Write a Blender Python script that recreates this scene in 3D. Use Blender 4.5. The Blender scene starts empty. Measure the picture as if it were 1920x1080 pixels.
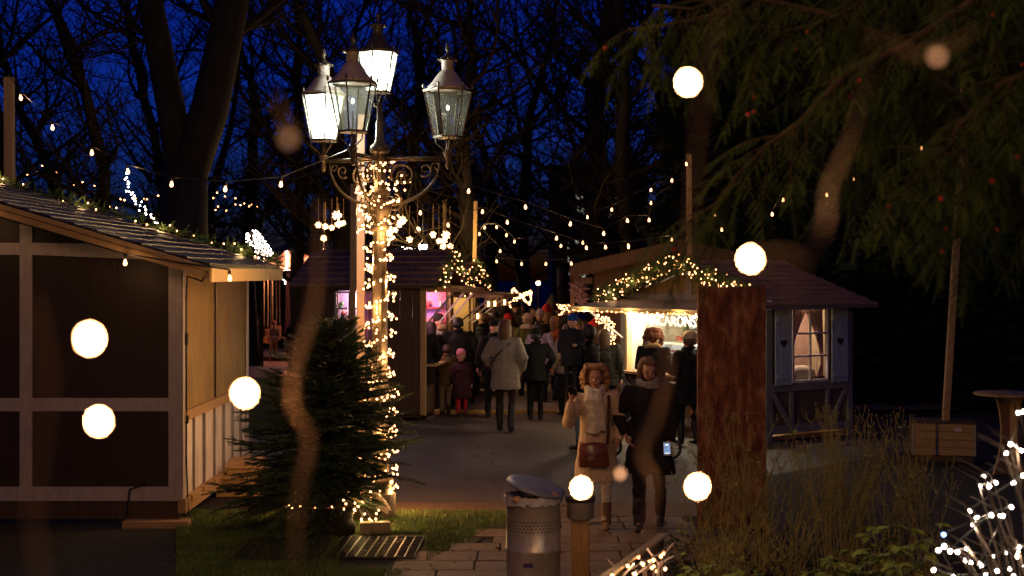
import bpy, bmesh, math, random
import numpy as np
from mathutils import Vector, Matrix, Euler, noise
R = math.radians
rnd = random.Random(7)
sc = bpy.context.scene
# ---------------- camera ----------------
F, CX, YH, CAMH = 2667.0, 960.0, 512.0, 2.5
cam_d = bpy.data.cameras.new('camera'); cam = bpy.data.objects.new('camera', cam_d)
sc.collection.objects.link(cam); sc.camera = cam
cam.location = (0, 0, CAMH); cam.rotation_euler = (R(90), 0, 0)
cam_d.lens = 50; cam_d.sensor_width = 36; cam_d.shift_y = -28/1920
cam_d.clip_start = .05; cam_d.clip_end = 900
cam_d.dof.use_dof = True; cam_d.dof.focus_distance = 17.0; cam_d.dof.aperture_fstop = 2.2
def P(px, py, d): return Vector(((px-CX)*d/F, d, CAMH-(py-YH)*d/F))
def G(px, py, z=0.0):
    d = (CAMH-z)*F/(py-YH); return Vector(((px-CX)*d/F, d, z))
# ---------------- world: deep dusk ----------------
w = bpy.data.worlds.new('World'); sc.world = w; w.use_nodes = True
nt = w.node_tree; nt.nodes.clear()
sky = nt.nodes.new('ShaderNodeTexSky'); sky.sky_type = 'NISHITA'; sky.sun_disc = False
sky.sun_elevation = R(-2.0); sky.sun_rotation = R(5); sky.ozone_density = 5.0
mul = nt.nodes.new('ShaderNodeMix'); mul.data_type = 'RGBA'; mul.blend_type = 'MULTIPLY'
mul.inputs[0].default_value = 1; mul.inputs[7].default_value = (.55, 1.35, 4.8, 1)
bg = nt.nodes.new('ShaderNodeBackground'); wo = nt.nodes.new('ShaderNodeOutputWorld')
bg.inputs[1].default_value = 0.075
nt.links.new(sky.outputs[0], mul.inputs[6]); nt.links.new(mul.outputs[2], bg.inputs[0]); nt.links.new(bg.outputs[0], wo.inputs[0])
sun_d = bpy.data.lights.new('sun', 'SUN'); sun_d.energy = 0.004; sun_d.angle = R(12); sun_d.color = (.45, .6, 1)
sun = bpy.data.objects.new('sun', sun_d); sc.collection.objects.link(sun); sun.rotation_euler = (R(55), 0, R(200)); sun.location = (0, 0, 30)
sc.view_settings.view_transform = 'Standard'; sc.view_settings.look = 'None'
sc.view_settings.exposure = 0.85; sc.view_settings.gamma = 1
cy = sc.cycles; cy.use_denoising = True; cy.max_bounces = 6; cy.diffuse_bounces = 3; cy.glossy_bounces = 3
cy.transparent_max_bounces = 12; cy.transmission_bounces = 4; cy.sample_clamp_indirect = 2.0; cy.sample_clamp_direct = 0
cy.caustics_reflective = False; cy.caustics_refractive = False; cy.use_light_tree = True; cy.blur_glossy = 1.0

# ---------------- materials ----------------
MATS = {}
def mat(name, c1, c2=None, scale=6, stretch=(1, 1, 1), rough=.75, bump=0, bscale=None, metal=0, detail=5, spec=.4, lo=.35, hi=.65, ior=None, c3=None):
    if name in MATS: return MATS[name]
    m = bpy.data.materials.new(name); m.use_nodes = True; n = m.node_tree; n.nodes.clear(); L = n.links.new
    o = n.nodes.new('ShaderNodeOutputMaterial'); b = n.nodes.new('ShaderNodeBsdfPrincipled'); L(b.outputs[0], o.inputs[0])
    b.inputs['Roughness'].default_value = rough; b.inputs['Metallic'].default_value = metal
    b.inputs['Specular IOR Level'].default_value = spec
    tc = n.nodes.new('ShaderNodeTexCoord'); mp = n.nodes.new('ShaderNodeMapping'); mp.inputs['Scale'].default_value = stretch
    L(tc.outputs['Object'], mp.inputs[0])
    c2 = c2 or tuple(x*.72 for x in c1)
    nz = n.nodes.new('ShaderNodeTexNoise'); nz.inputs['Scale'].default_value = scale; nz.inputs['Detail'].default_value = detail
    nz.inputs['Roughness'].default_value = .65; L(mp.outputs[0], nz.inputs['Vector'])
    rp = n.nodes.new('ShaderNodeValToRGB'); rp.color_ramp.elements[0].position = lo; rp.color_ramp.elements[1].position = hi
    rp.color_ramp.elements[0].color = (*c1, 1); rp.color_ramp.elements[1].color = (*c2, 1)
    if c3: e = rp.color_ramp.elements.new((lo+hi)/2); e.color = (*c3, 1)
    L(nz.outputs[0], rp.inputs[0]); L(rp.outputs[0], b.inputs['Base Color'])
    if bump:
        bp = n.nodes.new('ShaderNodeBump'); bp.inputs['Strength'].default_value = bump; bp.inputs['Distance'].default_value = .02
        nb = n.nodes.new('ShaderNodeTexNoise'); nb.inputs['Scale'].default_value = bscale or scale*4; nb.inputs['Detail'].default_value = 6
        L(mp.outputs[0], nb.inputs['Vector']); L(nb.outputs[0], bp.inputs['Height']); L(bp.outputs[0], b.inputs['Normal'])
    MATS[name] = m; return m
def emit(name, col, s, sample=False):
    if name in MATS: return MATS[name]
    m = bpy.data.materials.new(name); m.use_nodes = True; n = m.node_tree; n.nodes.clear()
    o = n.nodes.new('ShaderNodeOutputMaterial'); e = n.nodes.new('ShaderNodeEmission'); n.links.new(e.outputs[0], o.inputs[0])
    e.inputs[0].default_value = (*col, 1); e.inputs[1].default_value = s
    if not sample: m.cycles.emission_sampling = 'NONE'
    MATS[name] = m; return m
def pane_mat(name, col, trans, frost=True, rough=.1):
    if name in MATS: return MATS[name]
    m = bpy.data.materials.new(name); m.use_nodes = True; n = m.node_tree; n.nodes.clear(); L = n.links.new
    o = n.nodes.new('ShaderNodeOutputMaterial'); mx = n.nodes.new('ShaderNodeMixShader'); L(mx.outputs[0], o.inputs[0])
    t = n.nodes.new('ShaderNodeBsdfTransparent'); t.inputs[0].default_value = (*[min(1, c*.4+.6) for c in col], 1)
    mx.inputs[0].default_value = 1-trans; L(t.outputs[0], mx.inputs[1])
    if frost:
        a = n.nodes.new('ShaderNodeBsdfTranslucent'); a.inputs[0].default_value = (*col, 1)
        g = n.nodes.new('ShaderNodeBsdfGlossy'); g.inputs['Roughness'].default_value = rough
        m2 = n.nodes.new('ShaderNodeMixShader'); m2.inputs[0].default_value = .12; L(a.outputs[0], m2.inputs[1]); L(g.outputs[0], m2.inputs[2]); L(m2.outputs[0], mx.inputs[2])
    else:
        g = n.nodes.new('ShaderNodeBsdfGlossy'); g.inputs['Roughness'].default_value = rough; L(g.outputs[0], mx.inputs[2])
    MATS[name] = m; return m
def fab(c, rough=.85, k=''):
    nm = 'fabric_%02x%02x%02x%s' % (*[int(255*x**.45) for x in c], k)
    return mat(nm, c, tuple(x*.68 for x in c), 22, rough=rough, bump=.35, bscale=60, spec=.12 if rough > .6 else .4)
WH = lambda v: (v, v, v)
M_whitepaint = mat('white_paint', (.42, .36, .34), (.32, .27, .25), 14, (1, 1, .3), .6, .15, 60)
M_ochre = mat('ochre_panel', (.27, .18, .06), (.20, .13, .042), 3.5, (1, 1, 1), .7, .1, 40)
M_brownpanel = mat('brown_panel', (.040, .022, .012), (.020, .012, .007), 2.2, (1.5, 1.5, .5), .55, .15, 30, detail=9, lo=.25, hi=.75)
M_rawwood = mat('raw_wood', (.42, .27, .13), (.30, .18, .08), 8, (6, 6, .6), .7, .2, 30)
M_rawwoodx = mat('raw_wood_lengthwise', (.40, .25, .12), (.28, .17, .075), 8, (.6, 6, 6), .7, .2, 30)
M_darkwood = mat('dark_wood', (.075, .040, .020), (.045, .024, .012), 7, (6, 6, .5), .7, .3, 20)
M_chalet = mat('chalet_boards', (.24, .13, .055), (.15, .08, .03), 7, (9, 9, .5), .65, .25, 20)
M_shingle = mat('bitumen_shingle', (.32, .18, .11), (.16, .09, .055), 4, rough=.85, bump=.5, bscale=90)
M_shingle2 = mat('brown_red_shingle', (.42, .23, .13), (.21, .115, .07), 5, (3, 1, 3), rough=.8, bump=.5, bscale=60)
M_shinglewet = mat('damp_felt_roof', (.028, .020, .015), (.012, .009, .007), 18, rough=.34, bump=.8, bscale=70, spec=.5)
M_iron = mat('cast_iron', (.10, .08, .052), (.055, .045, .03), 20, rough=.40, metal=.35, bump=.2, bscale=60)
M_ironpaint = mat('painted_post_iron', (.13, .105, .07), (.075, .06, .04), 20, rough=.35, metal=.3, bump=.25, bscale=50)
M_lampcap = mat('painted_lamp_cap', (.42, .36, .32), (.30, .25, .22), 12, rough=.5, metal=.1)
M_blackplastic = mat('black_plastic', (.012, .012, .012), (.02, .02, .02), 20, rough=.45)
M_cable = mat('green_black_cable', (.02, .022, .015), (.01, .012, .01), 20, rough=.5)
M_asphalt = mat('asphalt', (.105, .080, .060), (.055, .044, .036), .9, rough=.62, bump=.5, bscale=110, detail=12, lo=.3, hi=.7)
M_plaza = mat('pale_plaza_paving', (.20, .15, .11), (.15, .11, .08), 2.0, rough=.8, bump=.3, bscale=50)
M_soil = mat('dark_soil', (.020, .014, .009), (.010, .008, .005), 6, rough=.95, bump=.9, bscale=25)
M_lawn = mat('lawn_ground', (.030, .040, .010), (.018, .022, .007), 9, rough=.95, bump=1, bscale=50)
M_grass = mat('grass_blades', (.12, .18, .03), (.06, .10, .018), 3, rough=.7)
M_bark = mat('bark', (.030, .022, .015), (.015, .011, .008), 9, (1, 1, .25), .9, 1, 14)
M_twig = mat('twig_bark', (.032, .022, .015), (.02, .014, .010), 9, rough=.9, spec=.15)
M_fir = mat('fir_needles', (.060, .100, .034), (.025, .050, .016), 2.2, rough=.6)
M_yew = mat('yew_needles', (.036, .058, .011), (.014, .026, .006), 2.5, spec=.12, rough=.75)
M_garl = mat('garland_needles', (.10, .15, .035), (.05, .09, .02), 5, rough=.6)
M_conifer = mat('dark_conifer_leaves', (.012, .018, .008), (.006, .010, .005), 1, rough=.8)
M_leaf = mat('green_leaves', (.30, .36, .05), (.12, .19, .03), 5, rough=.55, spec=.5)
M_leafy = mat('yellowing_leaves', (.30, .20, .05), (.12, .13, .03), 6, rough=.6)
M_stem = mat('dry_stems', (.26, .22, .06), (.16, .13, .04), 6, rough=.7)
M_glass = pane_mat('clear_glass', (.9, .95, 1), .90, False, .03)
M_bulb = emit('warm_bulb_glow', (1, .40, .13), 9)
M_bulbw = emit('cool_white_bulb_glow', (1, .86, .74), 14)
M_bulbb = emit('blue_bulb_glow', (.15, .3, 1), 12)

# ---------------- object plumbing ----------------
def tag(o, label=None, cat=None, group=None, kind=None):
    if label: o['label'] = label
    if cat: o['category'] = cat
    if group: o['group'] = group
    if kind: o['kind'] = kind
    return o
def thing(name, label, cat, loc=(0, 0, 0), rz=0, group=None, kind=None):
    o = bpy.data.objects.new(name, None); sc.collection.objects.link(o)
    o.location = loc; o.rotation_euler = (0, 0, rz); o.empty_display_size = .1
    return tag(o, label, cat, group, kind)
def link(name, me, parent=None):
    o = bpy.data.objects.new(name, me); sc.collection.objects.link(o)
    if parent is not None: o.parent = parent
    return o
def light(name, loc, power, col=(1, .50, .18), r=.04, parent=None):
    d = bpy.data.lights.new(name, 'POINT'); d.energy = power; d.color = col; d.shadow_soft_size = r
    o = bpy.data.objects.new(name, d); sc.collection.objects.link(o); o.location = loc
    if parent is not None: o.parent = parent
    return o
class MB:
    def __init__(s): s.v = []; s.f = []; s.m = []; s.mi = 0
    def add(s, vs, fs):
        b = len(s.v); s.v.extend([tuple(q) for q in vs]); s.f.extend([tuple(i+b for i in f) for f in fs]); s.m.extend([s.mi]*len(fs)); return s
    def box(s, x0, x1, y0, y1, z0, z1, M=None):
        vs = [Vector((x, y, z)) for x in (x0, x1) for y in (y0, y1) for z in (z0, z1)]
        if M is not None: vs = [M @ q for q in vs]
        return s.add(vs, [(0, 1, 3, 2), (4, 6, 7, 5), (0, 4, 5, 1), (2, 3, 7, 6), (0, 2, 6, 4), (1, 5, 7, 3)])
    def bar(s, a, b, w, h=None, up=(0, 0, 1)):
        a = Vector(a); b = Vector(b); h = h or w; d = (b-a); L = d.length; d.normalize()
        u = Vector(up)
        if abs(d.dot(u)) > .98: u = Vector((0, 1, 0))
        x = d.cross(u).normalized(); z = x.cross(d)
        M = Matrix((x, d, z)).transposed().to_4x4(); M.translation = a
        return s.box(-w/2, w/2, 0, L, -h/2, h/2, M)
    def tube(s, pts, rad, n=8, cap=True, flat=None):
        pts = [Vector(p) for p in pts]; k = len(pts)
        if not hasattr(rad, '__len__'): rad = [rad]*k
        base = len(s.v); up = Vector((.13, .21, .97)); prev = None
        for i, p in enumerate(pts):
            d = (pts[min(i+1, k-1)]-pts[max(i-1, 0)])
            if d.length < 1e-9: d = Vector((0, 0, 1))
            d.normalize()
            x = (prev - d*prev.dot(d)) if prev is not None else d.cross(up)
            if x.length < 1e-4: x = d.cross(Vector((1, 0, 0)))
            x.normalize(); y = d.cross(x); prev = x; r = rad[i]
            rx, ry = (r if hasattr(r, '__len__') else (r, r))
            for j in range(n):
                a = 2*math.pi*j/n; s.v.append(tuple(p+x*math.cos(a)*rx+y*math.sin(a)*ry))
        for i in range(k-1):
            for j in range(n):
                a = base+i*n+j; b = base+i*n+(j+1) % n; s.f.append((a, b, b+n, a+n)); s.m.append(s.mi)
        if cap:
            s.f.append(tuple(base+j for j in range(n))[::-1]); s.m.append(s.mi)
            s.f.append(tuple(base+(k-1)*n+j for j in range(n))); s.m.append(s.mi)
        return s
    def loft(s, rings, n=20):
        """rings: (cx,cy,cz,rx,ry[,power]) horizontal ellipses from bottom to top"""
        base = len(s.v)
        for r in rings:
            cx_, cy_, cz_, rx, ry = r[:5]
            for j in range(n):
                a = 2*math.pi*j/n; s.v.append((cx_+math.cos(a)*rx, cy_+math.sin(a)*ry, cz_))
        k = len(rings)
        for i in range(k-1):
            for j in range(n):
                a = base+i*n+j; b = base+i*n+(j+1) % n; s.f.append((a, b, b+n, a+n)); s.m.append(s.mi)
        s.f.append(tuple(base+j for j in range(n))[::-1]); s.m.append(s.mi)
        s.f.append(tuple(base+(k-1)*n+j for j in range(n))); s.m.append(s.mi)
        return s
    def lathe(s, prof, c=(0, 0, 0), n=16):
        return s.loft([(c[0], c[1], c[2]+z, r, r) for r, z in prof], n)
    def ball(s, c, r, n=8, m=5):
        if not hasattr(r, '__len__'): r = (r, r, r)
        rg = []
        for i in range(m+1):
            t = -math.pi/2+math.pi*i/m; q = max(.02, math.cos(t)); rg.append((c[0], c[1], c[2]+math.sin(t)*r[2], q*r[0], q*r[1]))
        return s.loft(rg, n)
    def prism(s, poly, y0, y1, M=None):
        """poly in XZ extruded along Y"""
        n = len(poly); vs = [Vector((x, y0, z)) for x, z in poly]+[Vector((x, y1, z)) for x, z in poly]
        if M is not None: vs = [M @ q for q in vs]
        return s.add(vs, [tuple(range(n)), tuple(range(2*n-1, n-1, -1))]+[(i, i+n, (i+1) % n+n, (i+1) % n) for i in range(n)])
    def quad(s, a, b, c, d): return s.add([a, b, c, d], [(0, 1, 2, 3)])
    def mesh(s, name, mats, smooth=False):
        me = bpy.data.meshes.new(name); me.from_pydata(s.v, [], s.f)
        for m in (mats if isinstance(mats, (list, tuple)) else [mats]): me.materials.append(m)
        if any(s.m): me.polygons.foreach_set('material_index', s.m)
        if smooth: me.polygons.foreach_set('use_smooth', [True]*len(me.polygons))
        me.update(); return me
    def build(s, name, mats, parent=None, smooth=False, bevel=0):
        o = link(name, s.mesh(name, mats, smooth), parent)
        if bevel:
            bv = o.modifiers.new('bevel', 'BEVEL'); bv.width = bevel; bv.segments = 2; bv.limit_method = 'ANGLE'
        return o
def np_mesh(name, V, Fc, m, smooth=False):
    me = bpy.data.meshes.new(name); k = Fc.shape[1]; nf = len(Fc)
    me.vertices.add(len(V)); me.vertices.foreach_set('co', V.astype(np.float32).ravel())
    me.loops.add(nf*k); me.loops.foreach_set('vertex_index', Fc.astype(np.int32).ravel())
    me.polygons.add(nf); me.polygons.foreach_set('loop_start', np.arange(0, nf*k, k, dtype=np.int32))
    me.polygons.foreach_set('loop_total', np.full(nf, k, dtype=np.int32))
    me.materials.append(m)
    if smooth: me.polygons.foreach_set('use_smooth', np.ones(nf, dtype=bool))
    me.update(calc_edges=True); return me
def scatter(tv, tf, mats):
    """copies template (tv,tf) with each 4x4 in mats -> V,F"""
    A = np.array([np.array(m) for m in mats]); n = len(A)
    V = np.einsum('nij,kj->nki', A[:, :3, :3], tv)+A[:, None, :3, 3]
    Fc = tf[None]+(np.arange(n)*len(tv))[:, None, None]
    return V.reshape(-1, 3), Fc.reshape(-1, tf.shape[1])
def frame(pos, d, roll=0, s=1.0, up=(0, 0, 1)):
    """matrix whose +X runs along d"""
    d = Vector(d).normalized(); u = Vector(up)
    if abs(d.dot(u)) > .97: u = Vector((1, 0, .1))
    y = u.cross(d).normalized(); z = d.cross(y)
    M = Matrix((d, y, z)).transposed() @ Matrix.Rotation(roll, 3, 'X') @ Matrix.Scale(s, 3)
    M = M.to_4x4(); M.translation = Vector(pos); return M
def copy_tree(o, parent=None):
    c = o.copy(); sc.collection.objects.link(c); c.parent = parent
    for ch in list(o.children): copy_tree(ch, c)
    return c
def text_mesh(name, s, size, m, parent, M, depth=.004):
    cu = bpy.data.curves.new(name, 'FONT'); cu.body = s; cu.size = size; cu.extrude = depth; cu.align_x = 'LEFT'
    t = bpy.data.objects.new('tmp', cu); sc.collection.objects.link(t)
    me = bpy.data.meshes.new_from_object(t.evaluated_get(bpy.context.evaluated_depsgraph_get()))
    bpy.data.objects.remove(t); me.materials.clear(); me.materials.append(m); me.name = name
    o = link(name, me, parent); o.matrix_local = M; return o

# small shared bulb meshes
def bulb_mesh(name, m, r=.009, socket=True):
    b = MB(); b.ball((0, 0, -r*1.1), (r, r, r*1.15), 6, 4)
    if socket: b.mi = 1; b.tube([(0, 0, 0), (0, 0, r*1.6)], r*.55, 5)
    return b.mesh(name, [m, M_blackplastic], True)
BM_fairy = bulb_mesh('fairy_bulb', M_bulb, .010)
BM_fairyw = bulb_mesh('fairy_bulb_white', M_bulbw, .010)
BM_fairyb = bulb_mesh('fairy_bulb_blue', M_bulbb, .011)
BM_far = bulb_mesh('small_far_bulb', M_bulb, .017, False)
BM_farw = bulb_mesh('small_far_bulb_white', M_bulbw, .015, False)
def fest_mesh(name, m):
    b = MB(); b.lathe([(.004, -.062), (.016, -.055), (.020, -.040), (.016, -.024), (.011, -.010), (.010, 0)], n=8)
    b.mi = 1; b.lathe([(.015, 0), (.017, .035), (.008, .045)], n=8); return b.mesh(name, [m, M_blackplastic], True)
BM_fest = fest_mesh('festoon_bulb', emit('festoon_glow', (1, .42, .15), 5))
def put_bulbs(parent, pts, me, name='bulb', cap=100):
    """first cap bulbs are objects, the rest one 'stuff' part"""
    for p in pts[:cap]:
        o = link(name, me, parent); o.location = p
        o.rotation_euler = (rnd.uniform(-.7, .7), rnd.uniform(-.7, .7), 0) if me is not BM_fest else (rnd.uniform(-.15, .15), rnd.uniform(-.15, .15), 0)
    rest = pts[cap:]
    if rest:
        tv = np.array([v.co[:] for v in me.vertices]); b = MB()
        fs = [tuple(p.vertices) for p in me.polygons]; mi = [p.material_index for p in me.polygons]
        for p in rest:
            k = len(b.v); b.v.extend([tuple(q) for q in tv+np.array(p)]); b.f.extend([tuple(i+k for i in f) for f in fs]); b.m.extend(mi)
        o = link('many_bulbs', b.mesh('many_bulbs', [q for q in me.materials], True), parent); o['kind'] = 'stuff'
def sagline(a, b, n, sag):
    a = Vector(a); b = Vector(b)
    return [a.lerp(b, i/n)-Vector((0, 0, sag*4*(i/n)*(1-i/n))) for i in range(n+1)]
def along(pts, step, j=0):
    """points every step metres on a polyline"""
    out = []; acc = 0; pts = [Vector(p) for p in pts]
    for a, b in zip(pts, pts[1:]):
        L = (b-a).length; t = step-acc
        while t < L: out.append(a.lerp(b, t/L)+Vector((rnd.uniform(-j, j), rnd.uniform(-j, j), rnd.uniform(-j, j)))); t += step
        acc = (acc+L) % step if L else acc
    return out
# ================= SETTING: ground =================
def sheet(name, poly, z, m, kind='structure'):
    b = MB(); b.add([(x, y, z) for x, y in poly], [tuple(range(len(poly)))]); o = b.build(name, m)
    o['kind'] = kind; return o
b = MB()   # the park dips gently behind the market
ys = [-40, 34, 42, 50, 70, 600]; zz = [-.008, -.008, -.35, -.75, -.95, -.95]
for i in range(5): b.add([(-400, ys[i], zz[i]), (400, ys[i], zz[i]), (400, ys[i+1], zz[i+1]), (-400, ys[i+1], zz[i+1])], [(0, 1, 2, 3)])
b.build('ground', M_soil)['kind'] = 'structure'

g2 = lambda px, py: tuple(G(px, py)[:2])
# road / asphalt
sheet('asphalt_road', [g2(640, 944), g2(1320, 944), (2.1, 14.2), (3.1, 17.5), (6.2, 20.6), (9.5, 23), (9.5, 25), (1.55, 25.4), (-2.2, 25.4), (-4.3, 25), (-4.6, 19)], -.004, M_asphalt)
# raised pale plaza beyond the yellow kerb
b = MB(); b.add([(-2.35, 25.4, .06), (8, 25.4, .06), (9, 40, .0), (-2.8, 40, .0), (-2.6, 33, .06), (-2.35, 29, .06)], [(0, 1, 2, 3, 4, 5)])
pl = b.build('plaza', M_plaza); pl['kind'] = 'structure'
M_brick = mat('red_brick_paving', (.30, .12, .08), (.20, .08, .05), 9, rough=.8, bump=.4, bscale=30)
b = MB()
for y0_, y1_, z0_, z1_ in ((34, 42, .004, -.338), (42, 50, -.338, -.738), (50, 64, -.738, -.87)): b.add([(-20, y0_, z0_), (-3.2-(y0_-34)*.11, y0_, z0_), (-3.2-(y1_-34)*.11, y1_, z1_), (-20, y1_, z1_)], [(0, 1, 2, 3)])
b.build('brick_paving', M_brick)['kind'] = 'structure' 
M_yel = mat('yellow_kerb_paint', (.50, .34, .06), (.30, .2, .05), 9, rough=.7)
b = MB(); b.box(-2.35, 1.6, 25.28, 25.4, -.01, .062); k = b.build('yellow_kerb', M_yel, bevel=.01); k['kind'] = 'structure'
# brown paving band at the edge of the asphalt
M_flag = mat('flagstone', (.15, .095, .065), (.095, .060, .042), 2.5, rough=.75, bump=.6, bscale=18)
sheet('paving_band', [g2(560, 968), g2(1320, 968), g2(1320, 942), g2(560, 942)], -.001, mat('brown_band', (.13, .07, .035), (.09, .05, .03), 8, rough=.8, bump=.4, bscale=30))
# flagstone path running to the camera
def flagpath():
    b = MB(); r = random.Random(3)
    y = 4.5
    while y < 14.4:
        h = r.uniform(.30, .42); x = -3.0+r.uniform(0, .3)
        while x < 2.9:
            wd = r.uniform(.4, .75); xc = x+wd/2
            # left boundary: from (950,985) sweeping to (800,1080)
            px = 960+F*xc/y; py = YH+CAMH*F/y
            lim = -.06 if y > 14.0 else (-.06-(14.0-y)*.40)
            if xc > lim and xc < (2.0 if y > 12.2 else 1.0):
                z = r.uniform(-.002, .006)
                b.box(x+.008, x+wd-.008, y+.008, y+h-.008, -.03, z+.012)
            x += wd
        y += h
    o = b.build('flagstone_path', M_flag, bevel=.006); o['kind'] = 'structure'
flagpath()
# lawns
sheet('lawn', [g2(330, 1100), g2(800, 1100), (-.75, 12.3), (-.30, 13.3), (-.05, 14.1), g2(955, 968), g2(560, 968), g2(330, 950)], .002, M_lawn)
sheet('back_lawn', [(-4.4, 22), (-3.6, 22), (-3.5, 33), (-9, 33)], .003, M_lawn)
def grass(name, region, n, hmin, hmax, seed, m=M_grass):
    r = random.Random(seed); V = []; Fc = []
    for _ in range(n):
        x, y = region(r)
        a = r.uniform(0, 6.28); h = r.uniform(hmin, hmax); wd = r.uniform(.002, .004)
        lx, ly = math.cos(a)*h*r.uniform(.2, .8), math.sin(a)*h*r.uniform(.2, .8)
        k = len(V); c, s = math.cos(a+1.57)*wd, math.sin(a+1.57)*wd
        V += [(x-c, y-s, 0), (x+c, y+s, 0), (x+lx, y+ly, h)]; Fc.append((k, k+1, k+2))
    o = link(name, np_mesh(name, np.array(V), np.array(Fc), m)); o['kind'] = 'stuff'; o['label'] = 'short green grass on the lawn by the lamp post' ; o['category'] = 'grass'; return o
def reg1(r):
    while True:
        px = r.uniform(330, 955); py = r.uniform(958, 1085)
        if 1003 < py < 1070 and 636 < px < 800: continue
        if py > 1000 and px > 640+ (1080-py)*2.0+130: continue
        if px > 955-max(0, py-968)*1.9+10: continue
        g = G(px, py); return g.x, g.y
grass('grass', reg1, 42000, .02, .05, 5)
# plastic turf grid lying in the lawn
def turf_grid():
    t = thing('turf_grid', 'black plastic turf grid lying flat on the ground in front of the lamp post', 'ground grid', (-1.62, 12.4, 0), R(-2))
    b = MB()
    for i in range(10): b.box(i*.085-.004, i*.085+.004, 0, .95, .002, .034)
    b.build('long_ribs', M_blackplastic, t)
    b = MB()
    for j in range(12): b.box(-.004, .769, j*.0863-.003, j*.0863+.003, .002, .030)
    b.build('cross_ribs', M_blackplastic, t)
    t2 = copy_tree(t); t2.location = (-2.45, 12.35, 0); t2['label'] = 'dark turf grid mat beside the first one, left in the shade of the fir'
turf_grid()

# ================= VEGETATION =================
def spray_template(L=.20, n=14, nl=.022, nw=.0022, flat=True, seed=1, side=2):
    """twig along +X with needles"""
    r = random.Random(seed); V = []; Fc = []
    def tri(a, b, c):
        k = len(V); V.extend([a, b, c]); Fc.append((k, k+1, k+2))
    tri((0, -.0015, 0), (L, 0, 0), (0, .0015, 0))
    for i in range(n):
        x = L*(i+.5)/n
        for sgn in range(side):
            ang = (math.pi*sgn if flat else r.uniform(0, 6.28)); ang += r.uniform(-.25, .25)
            l = nl*(1-.35*i/n)*r.uniform(.8, 1.1); a = R(r.uniform(45, 62))
            d = Vector((math.cos(a), math.sin(a)*math.cos(ang), math.sin(a)*math.sin(ang)))*l
            tri((x-nw, 0, 0), (x+nw, 0, 0), (x+d.x, d.y, d.z))
    return np.array(V), np.array(Fc)
SP_fir = spray_template(.14, 22, .021, .0036, False, 2, 3)
SP_yew = spray_template(.15, 11, .031, .0028, True, 3, 2)
SP_garl = spray_template(.11, 14, .024, .004, False, 4, 3)

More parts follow.
